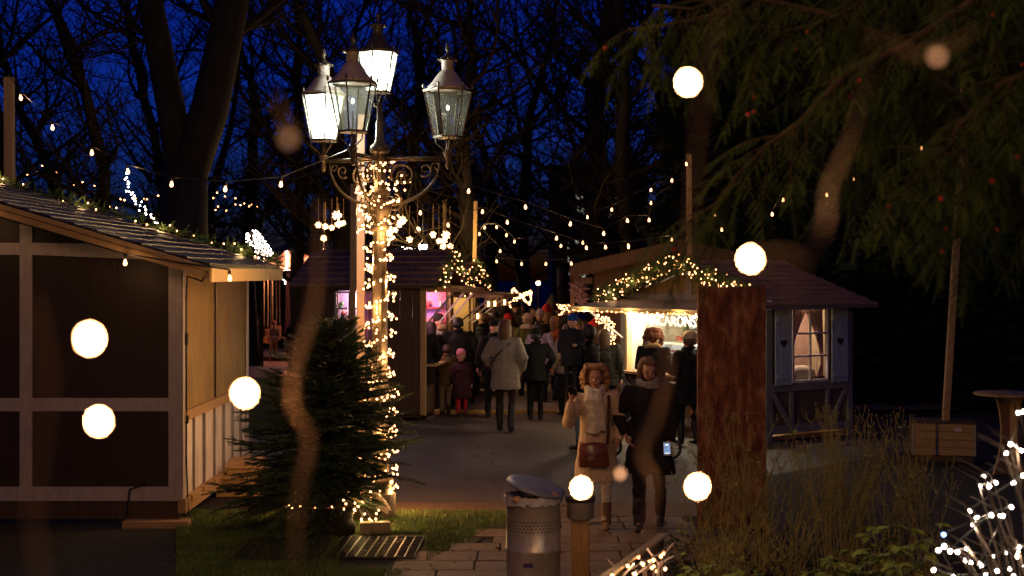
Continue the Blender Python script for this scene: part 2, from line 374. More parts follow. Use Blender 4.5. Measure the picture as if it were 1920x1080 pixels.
def bare_tree(name, label, loc, height, r0, seed, lean=(0, 0), split=None, levels=5, spread=.55, group=None, twig=1.0, trunk_frac=.38, droop=0, cat='tree'):
    r = random.Random(seed); t = thing(name, label, cat, loc, 0, group)
    tr = MB(); cr_v = []; cr_f = []
    def seg(a, b, ra, rb, n, trunk):
        if trunk: tr.tube([a, b], [ra, rb], n, False)
        else:
            d = (b-a); d.normalize(); x = d.cross(Vector((.3, .5, .8))).normalized(); y = d.cross(x); k = len(cr_v)
            for q, rr in ((a, ra), (b, rb)):
                for j in range(3):
                    an = 2.094*j; cr_v.append(tuple(q+(x*math.cos(an)+y*math.sin(an))*rr))
            for j in range(3): cr_f.append((k+j, k+(j+1) % 3, k+3+(j+1) % 3, k+3+j))
    def grow(p, d, L, rad, lv):
        n = 5 if lv <= 1 else 4 if lv < 4 else 3
        step = L/n; q = p; dd = d.copy()
        wob = .12 if lv == 0 else .30
        for i in range(n):
            dd = (dd+Vector((r.uniform(-wob, wob), r.uniform(-wob, wob), r.uniform(-wob, wob)*.6+(.06 if lv else .1)-droop*(lv >= 3)))).normalized()
            nq = q+dd*step; r1 = rad*(1-.45*i/n); r2 = rad*(1-.45*(i+1)/n)
            if lv <= 1 and rad > .05: tr.tube([q, nq], [r1, r2], 9 if lv == 0 else 6, False)
            else: seg(q, nq, max(r1, .0045*twig), max(r2, .0035*twig), 3, False)
            q = nq
            if lv < levels and (i >= 1 or lv >= 2):
                for _ in range(2 if lv >= 1 else 1+(i > 1)):
                    ax = Vector((r.uniform(-1, 1), r.uniform(-1, 1), r.uniform(-.3, .6))).normalized()
                    nd = (dd*(1-spread)+ax*spread*1.15).normalized()
                    grow(q, nd, L*r.uniform(.45, .68), r2*r.uniform(.42, .6), lv+1)
        if lv < levels: grow(q, (dd+Vector((r.uniform(-.3, .3), r.uniform(-.3, .3), .1))).normalized(), L*.6, rad*.5, lv+1)
    base = Vector((0, 0, -.1)); top = Vector((lean[0], lean[1], 1)).normalized()
    th = height*trunk_frac
    if split:
        tr.tube([base, base+Vector((0, 0, .5)), Vector((0, 0, split[0]))], [r0*1.5, r0*1.1, r0*1.0], 14)
        for (dx, dz, rr) in split[1]:
            dirv = Vector((dx, r.uniform(-.05, .05), dz)).normalized(); p = Vector((dx*.25, 0, split[0]-.15))
            pts = [p]; 
            for i in range(7): pts.append(pts[-1]+dirv*(height-split[0])*.11+Vector((r.uniform(-.12, .12), r.uniform(-.1, .1), 0)))
            tr.tube(pts, [rr*(1-.07*i) for i in range(8)], 12)
            for i in range(2, 8):
                for _ in range(2):
                    ax = Vector((r.uniform(-1, 1), r.uniform(-.6, .6), r.uniform(-.1, .7))).normalized()
                    grow(pts[i], (dirv*.25+ax).normalized(), height*.16*r.uniform(.7, 1.2), rr*r.uniform(.2, .34), 2)
            grow(pts[-1], dirv, height*.25, rr*.45, 1)
    else:
        n = 6; pts = [base]
        for i in range(n): pts.append(pts[-1]+top*(th/n)+Vector((r.uniform(-.06, .06), r.uniform(-.06, .06), 0)))
        tr.tube(pts, [r0*1.35]+[r0*(1-.06*i) for i in range(n)], 10)
        for i in range(3, n+1):
            for _ in range(2):
                ax = Vector((r.uniform(-1, 1), r.uniform(-1, 1), r.uniform(.1, .7))).normalized()
                grow(pts[i], ax, height*.2*r.uniform(.7, 1.1), r0*r.uniform(.28, .4), 2)
        grow(pts[-1], top, height*.34, r0*.75, 0 if levels > 4 else 1)
    tr.build('trunk', M_bark, t, True)
    me = np_mesh('crown', np.array(cr_v), np.array(cr_f), M_twig); link('crown', me, t)
    return t
TG = 'bare trees in the park behind the market'
def tree_at(px, d, h, r0, seed, label, **k):
    return bare_tree('bare_tree', label, (P(px, 600, d).x, d, -.9 if d > 45 else 0), h, r0, seed, group=TG, levels=4, **k)
bare_tree('twin_stemmed_tree', 'massive dark tree forking into two thick stems behind the left hut', (P(345, 600, 26).x, 26, 0), 15, .42, 11,
          split=(4.5, [(-.19, 1, .29), (.30, 1, .37)]), levels=4, twig=.8)
tree_at(1122, 40, 20, .33, 21, 'tall straight dark trunk rising behind the wooden chalet, tallest in the middle of the photo')
tree_at(1215, 34, 13, .24, 22, 'pale leaning tree with lamp-lit bark just right of the tall straight trunk', lean=(-.14, 0))
tree_at(872, 33, 12, .26, 23, 'tree with warm lit lower trunk beside the hanging stars, right of the lamp post')
tree_at(985, 50, 15, .30, 24, 'dark tree standing over the glowing bow-shaped light figure', twig=1.4)
tree_at(640, 36, 13, .30, 25, 'tree with golden lit bark behind the two white poles')
tree_at(560, 38, 12, .22, 26, 'slim tree above the carousel canopy')
tree_at(190, 32, 13, .20, 27, 'bare tree with crooked limbs left of the forked giant', spread=.65)
tree_at(20, 34, 14, .25, 28, 'bare tree at the far left edge behind the leaning pole')
tree_at(770, 46, 17, .28, 29, 'high crowned bare tree directly behind the lamp lanterns', twig=1.1)
tree_at(470, 48, 16, .28, 30, 'bare tree behind the glowing light cone', twig=1.1)
tree_at(1060, 62, 17, .30, 31, 'distant bare tree in front of the lit office windows', twig=1.2)
tree_at(925, 64, 18, .30, 32, 'distant thin bare tree left of the bow-shaped light figure', twig=1.2)
tree_at(300, 58, 18, .32, 33, 'distant bare tree seen between the forked stems', twig=1.2)
tree_at(100, 55, 17, .30, 34, 'distant bare tree left of the hut roof garland', twig=1.2)
tree_at(690, 60, 19, .30, 35, 'distant bare tree seen left of the topmost lantern', twig=1.2)
tree_at(1270, 44, 16, .28, 36, 'bare tree half lost in the dark conifers', twig=1.1)
tree_at(1180, 56, 18, .30, 37, 'distant bare tree behind the chalet roof', twig=1.2)
tree_at(840, 75, 19, .30, 38, 'farthest bare tree, a faint tangle right of the lamp post', twig=1.1)
tree_at(400, 70, 19, .30, 39, 'far faint bare tree behind the right stem of the forked giant', twig=1.1)
# dark conifers at right
def conifer(px, d, h, rad, seed, label):
    r = random.Random(seed); t = thing('conifer', label, 'tree', (P(px, 600, d).x, d, 0), 0, 'dark conifers behind the blue hut')
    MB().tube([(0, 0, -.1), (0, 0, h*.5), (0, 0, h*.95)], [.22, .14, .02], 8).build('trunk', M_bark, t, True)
    tv = np.array([(0, -.05, 0), (.30, 0, .02), (0, .05, 0), (.12, -.16, -.02), (.12, .16, -.02), (.26, .12, -.05)]); tf = np.array([(0, 1, 2), (0, 3, 1), (2, 1, 4), (4, 1, 5)])
    ms = []
    for _ in range(5200):
        z = h*(r.random()**.8)*.98+.1; rr = rad*(1-(z/h)**1.6*.85)*(.82+.18*math.sin(z*3+seed)+.1*math.sin(z*7))
        a = r.uniform(0, 6.28); q = rr*math.sqrt(r.uniform(.25, 1)); s = r.uniform(.7, 1.6)
        ms.append(frame((math.cos(a)*q, math.sin(a)*q, z), (math.cos(a), math.sin(a), r.uniform(-.7, .1)), r.uniform(-.8, .8), s))
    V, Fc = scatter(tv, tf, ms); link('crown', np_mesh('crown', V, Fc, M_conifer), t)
for i, (px, d, h, rad) in enumerate([(1330, 30, 10, 1.5), (1450, 29, 11, 1.9), (1590, 28, 9.5, 1.8), (1740, 29, 11, 2.0), (1880, 27, 10, 1.8), (2010, 28, 10, 1.8), (1520, 33, 12, 2.3), (1670, 34, 12, 2.4), (1400, 35, 12, 2.4), (1810, 33, 12, 2.4), (1960, 33, 12, 2.4)]):
    conifer(px, d, h, rad, 60+i, ['dark conifer right behind the pole of the chalet', 'dense dark conifer over the blue hut ridge', 'black conifer right of the blue hut', 'tall dark conifer behind the crate and its pole', 'dark conifer behind the bar table', 'dark conifer at the right edge of the photo', 'tall dark conifer in the second row behind the blue hut roof', 'tall second-row conifer right of the blue hut', 'tall second-row conifer left of the blue hut ridge', 'second-row conifer above the crate pole', 'second-row conifer at the far right'][i])
# overhanging yew
def yew():
    t = thing('yew_tree', 'yew with feathery hanging sprays and red berries reaching in from the right', 'tree', (5.2, 8.6, 0))
    r = random.Random(15); O = Vector((5.2, 8.6, 0))
    MB().tube([(0, 0, -.1), (.05, 0, 2), (-.1, .1, 4.2), (-.1, 0, 6.6)], [.34, .26, .2, .1], 12).build('trunk', M_bark, t, True)
    limbs = [((1900, 330, 8.2), (1650, -80, 8.6), (1230, 20, 8.4)), ((1950, -60, 7.6), (1560, 120, 7.8), (1300, 420, 7.7)), ((1980, 60, 8.6), (1720, 120, 8.6), (1590, 330, 8.4)),
             ((2000, 100, 7.4), (1850, 150, 7.4), (1700, 360, 7.5)), ((2000, -100, 8.8), (1500, -30, 9.0), (1180, 60, 9)), ((2050, 200, 8), (1900, 240, 8), (1830, 400, 8.1)),
             ((2050, -150, 8), (1750, -60, 8.3), (1420, 90, 8.5))]
    lb = MB(); ms = []; berries = []
    for a, m_, e in limbs:
        A = Vector((0, 0, 0))+Vector((-.1, 0, 4.0+r.uniform(-1, 1))); pa = P(*a)-O; pm = P(*m_)-O; pe = P(*e)-O
        pts = []
        for i in range(13):
            u = i/12; q = pa*(1-u)**2+pm*2*u*(1-u)+pe*u*u+Vector((r.uniform(-.03, .03), r.uniform(-.03, .03), r.uniform(-.03, .03))); pts.append(q)
        lb.tube([A, pa]+pts[1:], [.07, .045]+[.03*(1-.8*i/12)+.004 for i in range(1, 13)], 6)
        for i in range(1, 13):
            for _ in range(8):
                d = Vector((r.uniform(-1, .5), r.uniform(-.8, .8), r.uniform(-1.1, .15))).normalized(); L = r.uniform(.25, .62)
                p0 = pts[i].lerp(pts[i-1], r.random()); prev = p0; n = int(L/.045); rad0 = .004
                tw = [p0]
                for k in range(n):
                    d = (d+Vector((r.uniform(-.12, .12), r.uniform(-.12, .12), -.10))).normalized(); prev = prev+d*.045; tw.append(prev)
                    side = d.cross(Vector((0, 0, 1))).normalized()
                    for sg in (-1, 1):
                        if r.random() < .8:
                            ms.append(frame(prev, d*.75+side*sg*.8+Vector((0, 0, -.35)), r.uniform(-.5, .5), r.uniform(.55, 1.05)))
                    if r.random() < .009: berries.append(prev+Vector((0, 0, -.02)))
                ms.append(frame(prev, d, r.uniform(-.5, .5), 1)); lb.tube(tw, [.005*(1-.7*k/len(tw)) for k in range(len(tw))], 3, False)
    lb.build('limbs', M_twig, t, True)
    V, Fc = scatter(*SP_yew, ms); link('crown', np_mesh('crown', V, Fc, M_yew), t)
    red = mat('red_berry', (.45, .02, .01), rough=.3); bm_ = MB().ball((0, 0, 0), .016, 6, 4).mesh('berry', red, True)
    for q in berries[:70]: o = link('berry', bm_, t); o.location = q
yew()
# fir in a tub
def fir():
    g = G(612, 1000); t = thing('fir_tree', 'bushy dark green fir standing on a tree stump beside the lamp post', 'fir tree', g)
    r = random.Random(8); H = 2.02
    MB().tube([(0, 0, .1), (.0, 0, 1), (.06, 0, H)], [.05, .035, .008], 8).build('trunk', M_bark, t, True)
    tw = MB(); ms = []
    for bi in range(520):
        z = .40+(H-.45)*(bi/520)**1.15+r.uniform(-.05, .05); z = max(.36, z)
        f = max(0, 1-(z-.36)/(H-.36)); Rr = 1.08*f**.85+.07
        a = bi*2.4+r.uniform(-.4, .4); L = Rr*(r.uniform(.86, 1.15) if r.random() < .3 else r.uniform(.5, .95)); el = r.uniform(-.18, .25)+(.7*(1-f)**2)
        if z < .75 and math.cos(a) > .15 and L > .45: L = .45
        d = Vector((math.cos(a), math.sin(a), el)).normalized(); p = Vector((.02*z, 0, z)); pts = [p]; m = max(3, int(L/.075))
        for i in range(m):
            d = (d+Vector((0, 0, .05 if i > m*.5 else -.05))+Vector((r.uniform(-.07, .07), r.uniform(-.07, .07), r.uniform(-.07, .07)))).normalized(); p = p+d*(L/m); pts.append(p)
            if i >= m*.12:
                side = d.cross(Vector((0, 0, 1))).normalized()
                for sg in (-1, 1):
                    l2 = .42*L*(1-i/m)+.05; dd = (d*.8+side*sg*.75+Vector((0, 0, r.uniform(-.35, .25)))).normalized(); q = p
                    for j in range(max(1, int(l2/.11))):
                        ms.append(frame(q, dd, r.uniform(0, 3), r.uniform(.7, 1.15))); q = q+dd*.11; dd = (dd+Vector((0, 0, .06))).normalized()
                ms.append(frame(p, d, r.uniform(0, 3), 1))
        ms.append(frame(p, d, 0, 1.0)); tw.tube(pts, [.010*(1-.7*i/len(pts)) for i in range(len(pts))], 4, False)
    tw.build('branches', M_twig, t, True)
    V, Fc = scatter(*SP_fir, ms); link('needles', np_mesh('needles', V, Fc, M_fir), t)
    s = thing('tree_stump', 'round dark wooden stump carrying the fir', 'stump', g)
    b = MB(); rg = [(0, 0, z, .27+.02*math.sin(z*30), .25) for z in (0, .06, .14, .2, .27)]; b.loft(rg, 18).build('log', M_bark, s, True)
    MB().lathe([(.262, .271), (.262, .275)], n=18).build('cut_top', mat('cut_wood', (.20, .12, .06), (.12, .07, .035), 10), s)
    c = thing('fairy_light_cable', 'warm fairy lights lying on the stump under the fir branches', 'string lights', g+Vector((0, 0, .28)))
    pts = [Vector((math.cos(u)*.33, -.25+math.sin(u*1.7)*.1, .03+.02*math.sin(u*3))) for u in [i*.45 for i in range(-2, 9)]]
    MB().tube(pts, .004, 4).build('cable', M_cable, c); put_bulbs(c, pts[::1], BM_fairy)
    light('fairy_glow', (-.2, -.3, .12), .35, parent=c, r=.02)
fir()

def fallen_leaves():
    r = random.Random(91); ms = []
    tv = np.array([(0, 0, 0), (.022, .018, .006), (.05, .012, .002), (.062, 0, .004), (.05, -.012, .002), (.022, -.018, .006)]); tf = np.array([(0, 1, 2, 3), (0, 3, 4, 5)])
    for _ in range(900):
        y = r.uniform(9, 24); x = r.uniform(-3, 3.4)+r.uniform(-.8, 2.2)*(y > 15)
        if r.random() < .5: y = r.uniform(9, 14.8); x = r.uniform(-2.2, 1.6)
        ms.append(frame((x, y, .014), (r.uniform(-1, 1), r.uniform(-1, 1), r.uniform(-.1, .2)), r.uniform(-.5, .5), r.uniform(.4, 1.0)))
    V, Fc = scatter(tv, tf, ms); o = link('fallen_leaves', np_mesh('fallen_leaves', V, Fc, mat('brown_dead_leaf', (.16, .085, .03), (.07, .04, .02), 3, rough=.8))); tag(o, 'brown fallen leaves scattered over road and path', 'leaves', kind='stuff')
fallen_leaves()
# ================= LAMP POST =================
LP = Vector((P(712, 970, 14.6).x, 14.6, 0))
M_lit = pane_mat('milky_lit_lamp_glass', (.15, .165, .14), .50, True, .2)
M_dimpane = pane_mat('smoky_lamp_glass', (.60, .62, .52), .90, True, .08)
M_mantle = emit('gas_mantle', (1, .92, .75), 45)
def lantern(parent, c, s=1.0, lit=1, rot=0, top=False):
    """six-sided tapering lantern; c = centre of the lower frame"""
    t = bpy.data.objects.new('lantern', None); sc.collection.objects.link(t); t.parent = parent; t.location = c; t.rotation_euler = (0, 0, rot); t.scale = (s,)*3
    hexp = lambda r, z: [(r*math.cos(R(60*i)), r*math.sin(R(60*i)), z) for i in range(6)]
    H = .47; r0, r1 = .145, .245
    b = MB(); A = hexp(r0, 0); Bt = hexp(r1, H)
    for i in range(6):
        b.bar(A[i], Bt[i], .014); b.bar(A[i], A[(i+1) % 6], .018); b.bar(Bt[i], Bt[(i+1) % 6], .022)
        m = Vector(Bt[i]); b.ball(m*1.03+Vector((0, 0, .03)), (.014, .014, .03), 6, 3)   # crown knobs
        for q in (.25, .5, .75):
            mm = Vector(Bt[i]).lerp(Vector(Bt[(i+1) % 6]), q); b.ball(mm+Vector((0, 0, .018)), (.010, .010, .014), 5, 3)
    b.add(hexp(r0+.01, -.012)+hexp(r0+.01, .004), [(0, 1, 2, 3, 4, 5), (11, 10, 9, 8, 7, 6)]+[(i, (i+1) % 6, (i+1) % 6+6, i+6) for i in range(6)])
    link('frame', b.mesh('frame', M_iron), t)
    b = MB()
    for i in range(6):
        j = (i+1) % 6; a0, a1, b1, b0 = [Vector(q)*.985 for q in (A[i], A[j], Bt[j], Bt[i])]
        b.quad(a0, a1, b1, b0)
    link('glass', b.mesh('glass', M_lit if lit == 2 else M_dimpane), t)
    b = MB(); b.lathe([(r1*.98, H+.01), (r1*.86, H+.04), (r1*.62, H+.10), (.105, H+.17), (.075, H+.20), (.062, H+.21)], n=12)
    b.lathe([(.062, H+.205), (.066, H+.30), (.07, H+.31), (.06, H+.315)], n=12)
    link('roof', b.mesh('roof', M_iron if top else M_lampcap, True), t)
    b = MB(); b.lathe([(.10, H+.312), (.085, H+.335), (.035, H+.36), (.018, H+.385), (.012, H+.40), (.028, H+.425), (.022, H+.46), (.005, H+.50)], n=10)
    for i in range(8): a = R(45*i); b.ball((.092*math.cos(a), .092*math.sin(a), H+.322), (.02, .02, .012), 5, 3)
    link('finial', b.mesh('finial', M_iron, True), t)
    b = MB()
    for i in range(3):
        a = R(120*i+30); pts = [(math.cos(a)*r0*.95, math.sin(a)*r0*.95, -.01), (math.cos(a)*r0*.9, math.sin(a)*r0*.9, -.06), (math.cos(a)*.045, math.sin(a)*.045, -.13), (math.cos(a)*.03, math.sin(a)*.03, -.17)]
        b.tube(pts, .008, 6)
    b.lathe([(.05, -.175), (.055, -.165), (.03, -.15), (.02, -.10), (.02, -.02)], n=10)
    link('bracket', b.mesh('bracket', M_iron, True), t)
    b = MB(); b.tube([(0, 0, 0), (0, 0, .14)], .012, 6); b.tube([(.03, 0, .0), (.012, 0, .2)], .004, 4); b.tube([(-.03, 0, .0), (-.012, 0, .2)], .004, 4)
    link('burner', b.mesh('burner', M_iron), t)
    if lit:
        b = MB(); r = .040 if lit == 2 else .016
        b.ball((0, 0, .30), (r, r, r*1.7), 8, 5); link('gas_flame', b.mesh('gas_flame', M_mantle if lit == 2 else emit('faint_mantle', (1, .8, .5), 6)), t)
        if lit == 2:
            for zz in (.16, .24, .33): light('lantern_light', (0, 0, zz), 60*s*s, (.92, .96, .86), .05, t)
        else: light('lantern_light', (0, 0, .33), .6, (1, .92, .75), .03, t)
def lamp_post():
    t = thing('lamp_post', 'ornate cast iron lamp post with four lanterns wrapped in warm fairy lights', 'street lamp', LP)
    MB().lathe([(.17, -.03), (.17, .02), (.165, .03), (.165, .24), (.15, .25), (.13, .28), (.115, .33), (.14, .35), (.14, .38), (.11, .41)], n=16).build('base', M_ironpaint, t, True)
    # fluted shaft
    def flute(b, z0, z1, r0, r1, n=10):
        rings = 8; k0 = len(b.v); m = n*4
        for i in range(rings+1):
            z = z0+(z1-z0)*i/rings; r = r0+(r1-r0)*i/rings
            for j in range(m):
                a = 2*math.pi*j/m; q = r*(1-.10*abs(math.sin(n*a/2))); b.v.append((q*math.cos(a), q*math.sin(a), z))
        for i in range(rings):
            for j in range(m): a = k0+i*m+j; c = k0+i*m+(j+1) % m; b.f.append((a, c, c+m, a+m)); b.m.append(0)
    b = MB(); flute(b, .40, 1.0, .095, .088); b.build('lower_shaft', M_ironpaint, t, True)
    b = MB(); b.lathe([(.088, 1.0), (.12, 1.02), (.125, 1.05), (.10, 1.08), (.115, 1.2), (.12, 1.26), (.10, 1.32), (.085, 1.36)], n=16); b.build('collar', M_ironpaint, t, True)
    b = MB(); flute(b, 1.36, 2.95, .082, .070); b.build('fluted_shaft', M_ironpaint, t, True)
    MB().lathe([(.07, 2.93), (.095, 2.95), (.095, 2.98), (.075, 3.0), (.09, 3.08), (.12, 3.13), (.13, 3.19), (.10, 3.24), (.08, 3.28), (.11, 3.31), (.11, 3.34), (.07, 3.37)], n=16).build('capital', M_ironpaint, t, True)
    b = MB(); flute(b, 3.36, 3.73, .062, .058); b.lathe([(.06, 3.72), (.10, 3.74), (.10, 3.80), (.065, 3.83), (.05, 3.86), (.04, 4.0), (.045, 4.04), (.03, 4.07), (.03, 4.25)], n=12); b.build('upper_shaft', M_iron, t, True)
    arms = [(-2, .70, 1), (150, .72, 2), (-110, .62, 1)]
    for ang, L, lit in arms:
        a = R(ang); u = Vector((math.cos(a), math.sin(a), 0)); arm = MB()
        Z = lambda q, z: u*q+Vector((0, 0, z))
        arm.tube([Z(.03, 3.68), Z(L, 3.68)], .016, 8); arm.tube([Z(.03, 3.655), Z(L-.03, 3.66)], .010, 6)
        arm.lathe([(.006, -.12), (.02, -.10), (.028, -.06), (.018, -.03), (.03, 0), (.045, .03), (.03, .05)], tuple(Z(L, 3.68)), 10)
        arm.build('arm', M_iron, t, True)
        sw = MB(); bow = [Z(.06+(L-.14)*math.sin(q), 3.20+.46*(1-math.cos(q))) for q in [i*math.pi/2/12 for i in range(13)]]
        sw.tube(bow, [.020-.010*i/12 for i in range(13)], 7)
        def spiral(cx_, cz_, r_, turns, a0, sgn, th=.012):
            pts = []
            n = int(16*turns)
            for i in range(n+1):
                f = i/n; rr = r_*(1-.82*f); q = a0+sgn*2*math.pi*turns*f; pts.append(Z(cx_+rr*math.cos(q), cz_+rr*math.sin(q)))
            sw.tube(pts, [th*(1-.5*i/n) for i in range(n+1)], 6)
        spiral(.24, 3.50, .135, 1.6, R(200), -1, .016); spiral(.47, 3.56, .075, 1.3, R(230), 1); spiral(.58, 3.59, .05, 1.2, R(200), -1, .009)
        spiral(.15, 3.22, .10, 1.5, R(90), -1, .014); spiral(.12, 3.06, .08, 1.4, R(100), 1, .012); spiral(.10, 3.60, .045, 1.2, R(0), 1, .01)
        for q in range(6):   # leaf work inside the big scroll
            an = R(60*q); sw.tube([Z(.24, 3.50), Z(.24+.05*math.cos(an), 3.50+.05*math.sin(an)), Z(.24+.075*math.cos(an+.5), 3.50+.075*math.sin(an+.5))], [.014, .011, .003], 5)
        sw.build('scroll_bracket', M_iron, t, True)
        lantern(t, Z(L, 3.895), 1.0, lit, R(ang*1.0+12))
    lantern(t, Vector((-.02, .02, 4.36)), .86, 2, R(20), True)
    # the wrap of fairy lights
    s = thing('fairy_lights', 'dense warm fairy lights wound round the whole lamp post shaft', 'string lights', LP)
    pts = []; n = 640; r = random.Random(4)
    for i in range(n+1):
        f = i/n; z = .30+f*3.35; rr = .118 if z > 1.4 else .15
        if 2.95 < z < 3.5: rr = .19
        rr *= r.uniform(.9, 1.2); a = f*2*math.pi*17+r.uniform(-.2, .2); pts.append(Vector((rr*math.cos(a), rr*math.sin(a), z+r.uniform(-.02, .02))))
    for z in (1.9, 2.4, 2.75, 1.62, .62):   # straighter runs
        pts += [Vector((.1*math.cos(z*9), .1*math.sin(z*9)-.05, z+i*.04)) for i in range(8)]
    MB().tube(pts[:n+1], .003, 3, False).build('cable', M_cable, s)
    bl = [p+Vector((p.x, p.y, 0)).normalized()*r.uniform(.0, .045)+Vector((0, 0, r.uniform(-.02, .02))) for p in pts[::2]]+[p*1.0+Vector((r.gauss(0, .02), r.gauss(0, .02)-.01, 0)) for p in pts[1::4]]
    for _ in range(46): bl.append(Vector((r.gauss(0, .14), r.gauss(0, .14), r.uniform(2.9, 3.62))))
    bl.sort(key=lambda q: q.y); put_bulbs(s, bl, BM_fairy)
    for i in range(13):
        a = i*2.4; light('fairy_glow', (.19*math.cos(a), .19*math.sin(a), .35+i*.255), 9.5, (1, .52, .19), .03, s)
lamp_post()
# bundled lights with a pale sheet at the foot of the post
def foot():
    c = G(692, 988); t = thing('light_bundle', 'heap of glowing fairy lights over a pale crumpled sheet at the lamp post foot', 'string lights', c)
    r = random.Random(12); b = MB(); n = 15
    for i in range(n):
        for j in range(n):
            x = (i/(n-1)-.5)*.5; y = (j/(n-1)-.5)*.34; h = .40*math.exp(-(x*x*14+y*y*16))+r.uniform(-.02, .02)+.03
            b.v.append((x-.05, y, max(.004, h)))
    for i in range(n-1):
        for j in range(n-1): k = i*n+j; b.f.append((k, k+1, k+n+1, k+n)); b.m.append(0)
    b.build('sheet', mat('pale_plastic_sheet', (.75, .60, .36), (.6, .45, .25), 8, rough=.5), t, True)
    pts = [Vector((r.gauss(-.04, .10), r.gauss(-.12, .06), r.uniform(.05, .40))) for _ in range(34)]
    MB().tube(pts, .004, 3, False).build('cable', M_cable, t); put_bulbs(t, pts, BM_fairy)
    light('bundle_glow', (-.08, -.26, .22), 3.2, (1, .62, .22), .05, t); light('bundle_glow', (.14, -.24, .12), 1.8, (1, .62, .22), .04, t)
    s = thing('stone_block', 'small pale stone block beside the heap of lights', 'stone', G(706, 1000), R(8))
    MB().box(-.16, .13, -.05, .05, -.01, .11).build('stone_block_body', mat('pale_stone', (.38, .30, .18), (.28, .22, .13), 9, rough=.85, bump=.5), s, bevel=.008)
    s = thing('boulder', 'rounded dark wrapped boulder between the fir and the lamp post', 'boulder', G(735, 984)+Vector((-.3, .35, 0)))
    MB().ball((0, 0, .16), (.2, .15, .22), 12, 7).build('boulder_body', mat('dark_stone', (.10, .08, .04), (.05, .04, .02), 6, rough=.9, bump=.8), s, True)
foot()

# ================= poles =================
def pole(name, label, a, b, w=.07, m=None, group=None):
    a = Vector(a); b = Vector(b); t = thing(name, label, 'pole', a, 0, group)
    MB().bar((0, 0, 0), b-a, w, w).build('timber', m or M_rawwood, t, bevel=.004)
    r = MB(); r.lathe([(.012, 0), (.012, .03), (.02, .035), (.004, .05)], tuple(b-a), 8); r.build('screw_eye', M_iron, t)
    return t
a = P(676, 720, 16.2); a.z = -.1; b = P(677, 215, 16.2); pole('wooden_pole', 'tall pale square timber pole just left of the lamp post', a, b, .088, mat('pale_timber', (.62, .42, .30), (.5, .33, .22), 8, (6, 6, .6), .65, .2, 30))
a = P(659, 720, 23.3); a.z = 0; b = P(663, 345, 23.3); pole('wooden_pole', 'second pale timber pole behind the brown hut ridge, left of the taller one', a, b, .09)
a = P(885, 700, 30.5); a.z = 0; b = P(892, 377, 30.5); pole('wooden_pole', 'thin pale pole behind the second brown hut', a, b, .08)
a = P(1292, 700, 25); a.z = 0; b = P(1292, 289, 25); pole('wooden_pole', 'grey pole carrying festoon lights behind the ridge of the blue hut', a, b, .085)
a = P(20, 560, 20); a.z = 0; b = P(17, 145, 20); pole('wooden_pole', 'wooden pole at the left edge behind the hut roof', a, b, .12)
# crate with pole
cr = G(1770, 862); 
def crate():
    t = thing('wooden_crate', 'ballast crate of pale boards with bright metal corner strips at the right', 'crate', cr, R(-14))
    b = MB()
    for i in range(4): b.box(-.40, .36, -.26, -.235, .09+i*.105, .09+i*.105+.10)
    b.build('front_boards', M_rawwoodx, t, bevel=.003)
    b = MB()
    for i in range(4): b.box(.36, .385, -.26, .26, .09+i*.105, .09+i*.105+.10)
    for i in range(4): b.box(-.425, -.40, -.26, .26, .09+i*.105, .09+i*.105+.10)
    b.box(-.40, .36, .235, .26, .09, .50); b.build('side_boards', M_darkwood, t, bevel=.003)
    MB().box(-.44, .40, -.275, .275, .51, .53).build('lid', M_darkwood, t, bevel=.004)
    mm = mat('bright_galvanised', (.55, .5, .45), rough=.3, metal=.9)
    for x in (-.425, .355):
        b = MB(); b.box(x, x+.035, -.268, -.262, .09, .505); b.build('corner_strip', mm, t)
    MB().box(-.12, -.09, -.272, -.262, .085, .508).build('blue_strap', mat('blue_strap', (.02, .03, .12), rough=.5), t)
    MB().box(.12, .21, -.266, -.262, .41, .46).build('paper_label', mat('paper_label', (.55, .52, .55), rough=.7), t)
    b = MB(); b.box(-.40, .36, -.24, -.16, 0, .08); b.box(-.40, .36, .16, .24, 0, .08); b.build('skid', M_darkwood, t)
crate()
pole('crate_pole', 'pale square pole leaning slightly, standing in the crate at the right', cr+Vector((.02, 0, .5)), cr+Vector((.24, 0, 4.1)), .085)
def bar_table():
    t = thing('bar_table', 'standing bar table of light wood with a waisted pedestal at the right edge', 'table', G(1893, 888))
    MB().lathe([(.42, .975), (.435, .985), (.435, 1.0), (.42, 1.01)], n=32).build('table_top', M_rawwoodx, t, True)
    for k in range(2):
        b = MB(); z = [0, .2, .4, .6, .8, .97]; ww = [.27, .19, .145, .14, .17, .23]
        poly = [(-w_, q) for w_, q in zip(ww, z)]+[(w_, q) for w_, q in zip(ww[::-1], z[::-1])]
        b.prism(poly, -.013+.0, .013, Matrix.Rotation(R(90*k+25), 4, 'Z')); b.build('pedestal_panel', M_rawwood, t)
bar_table()

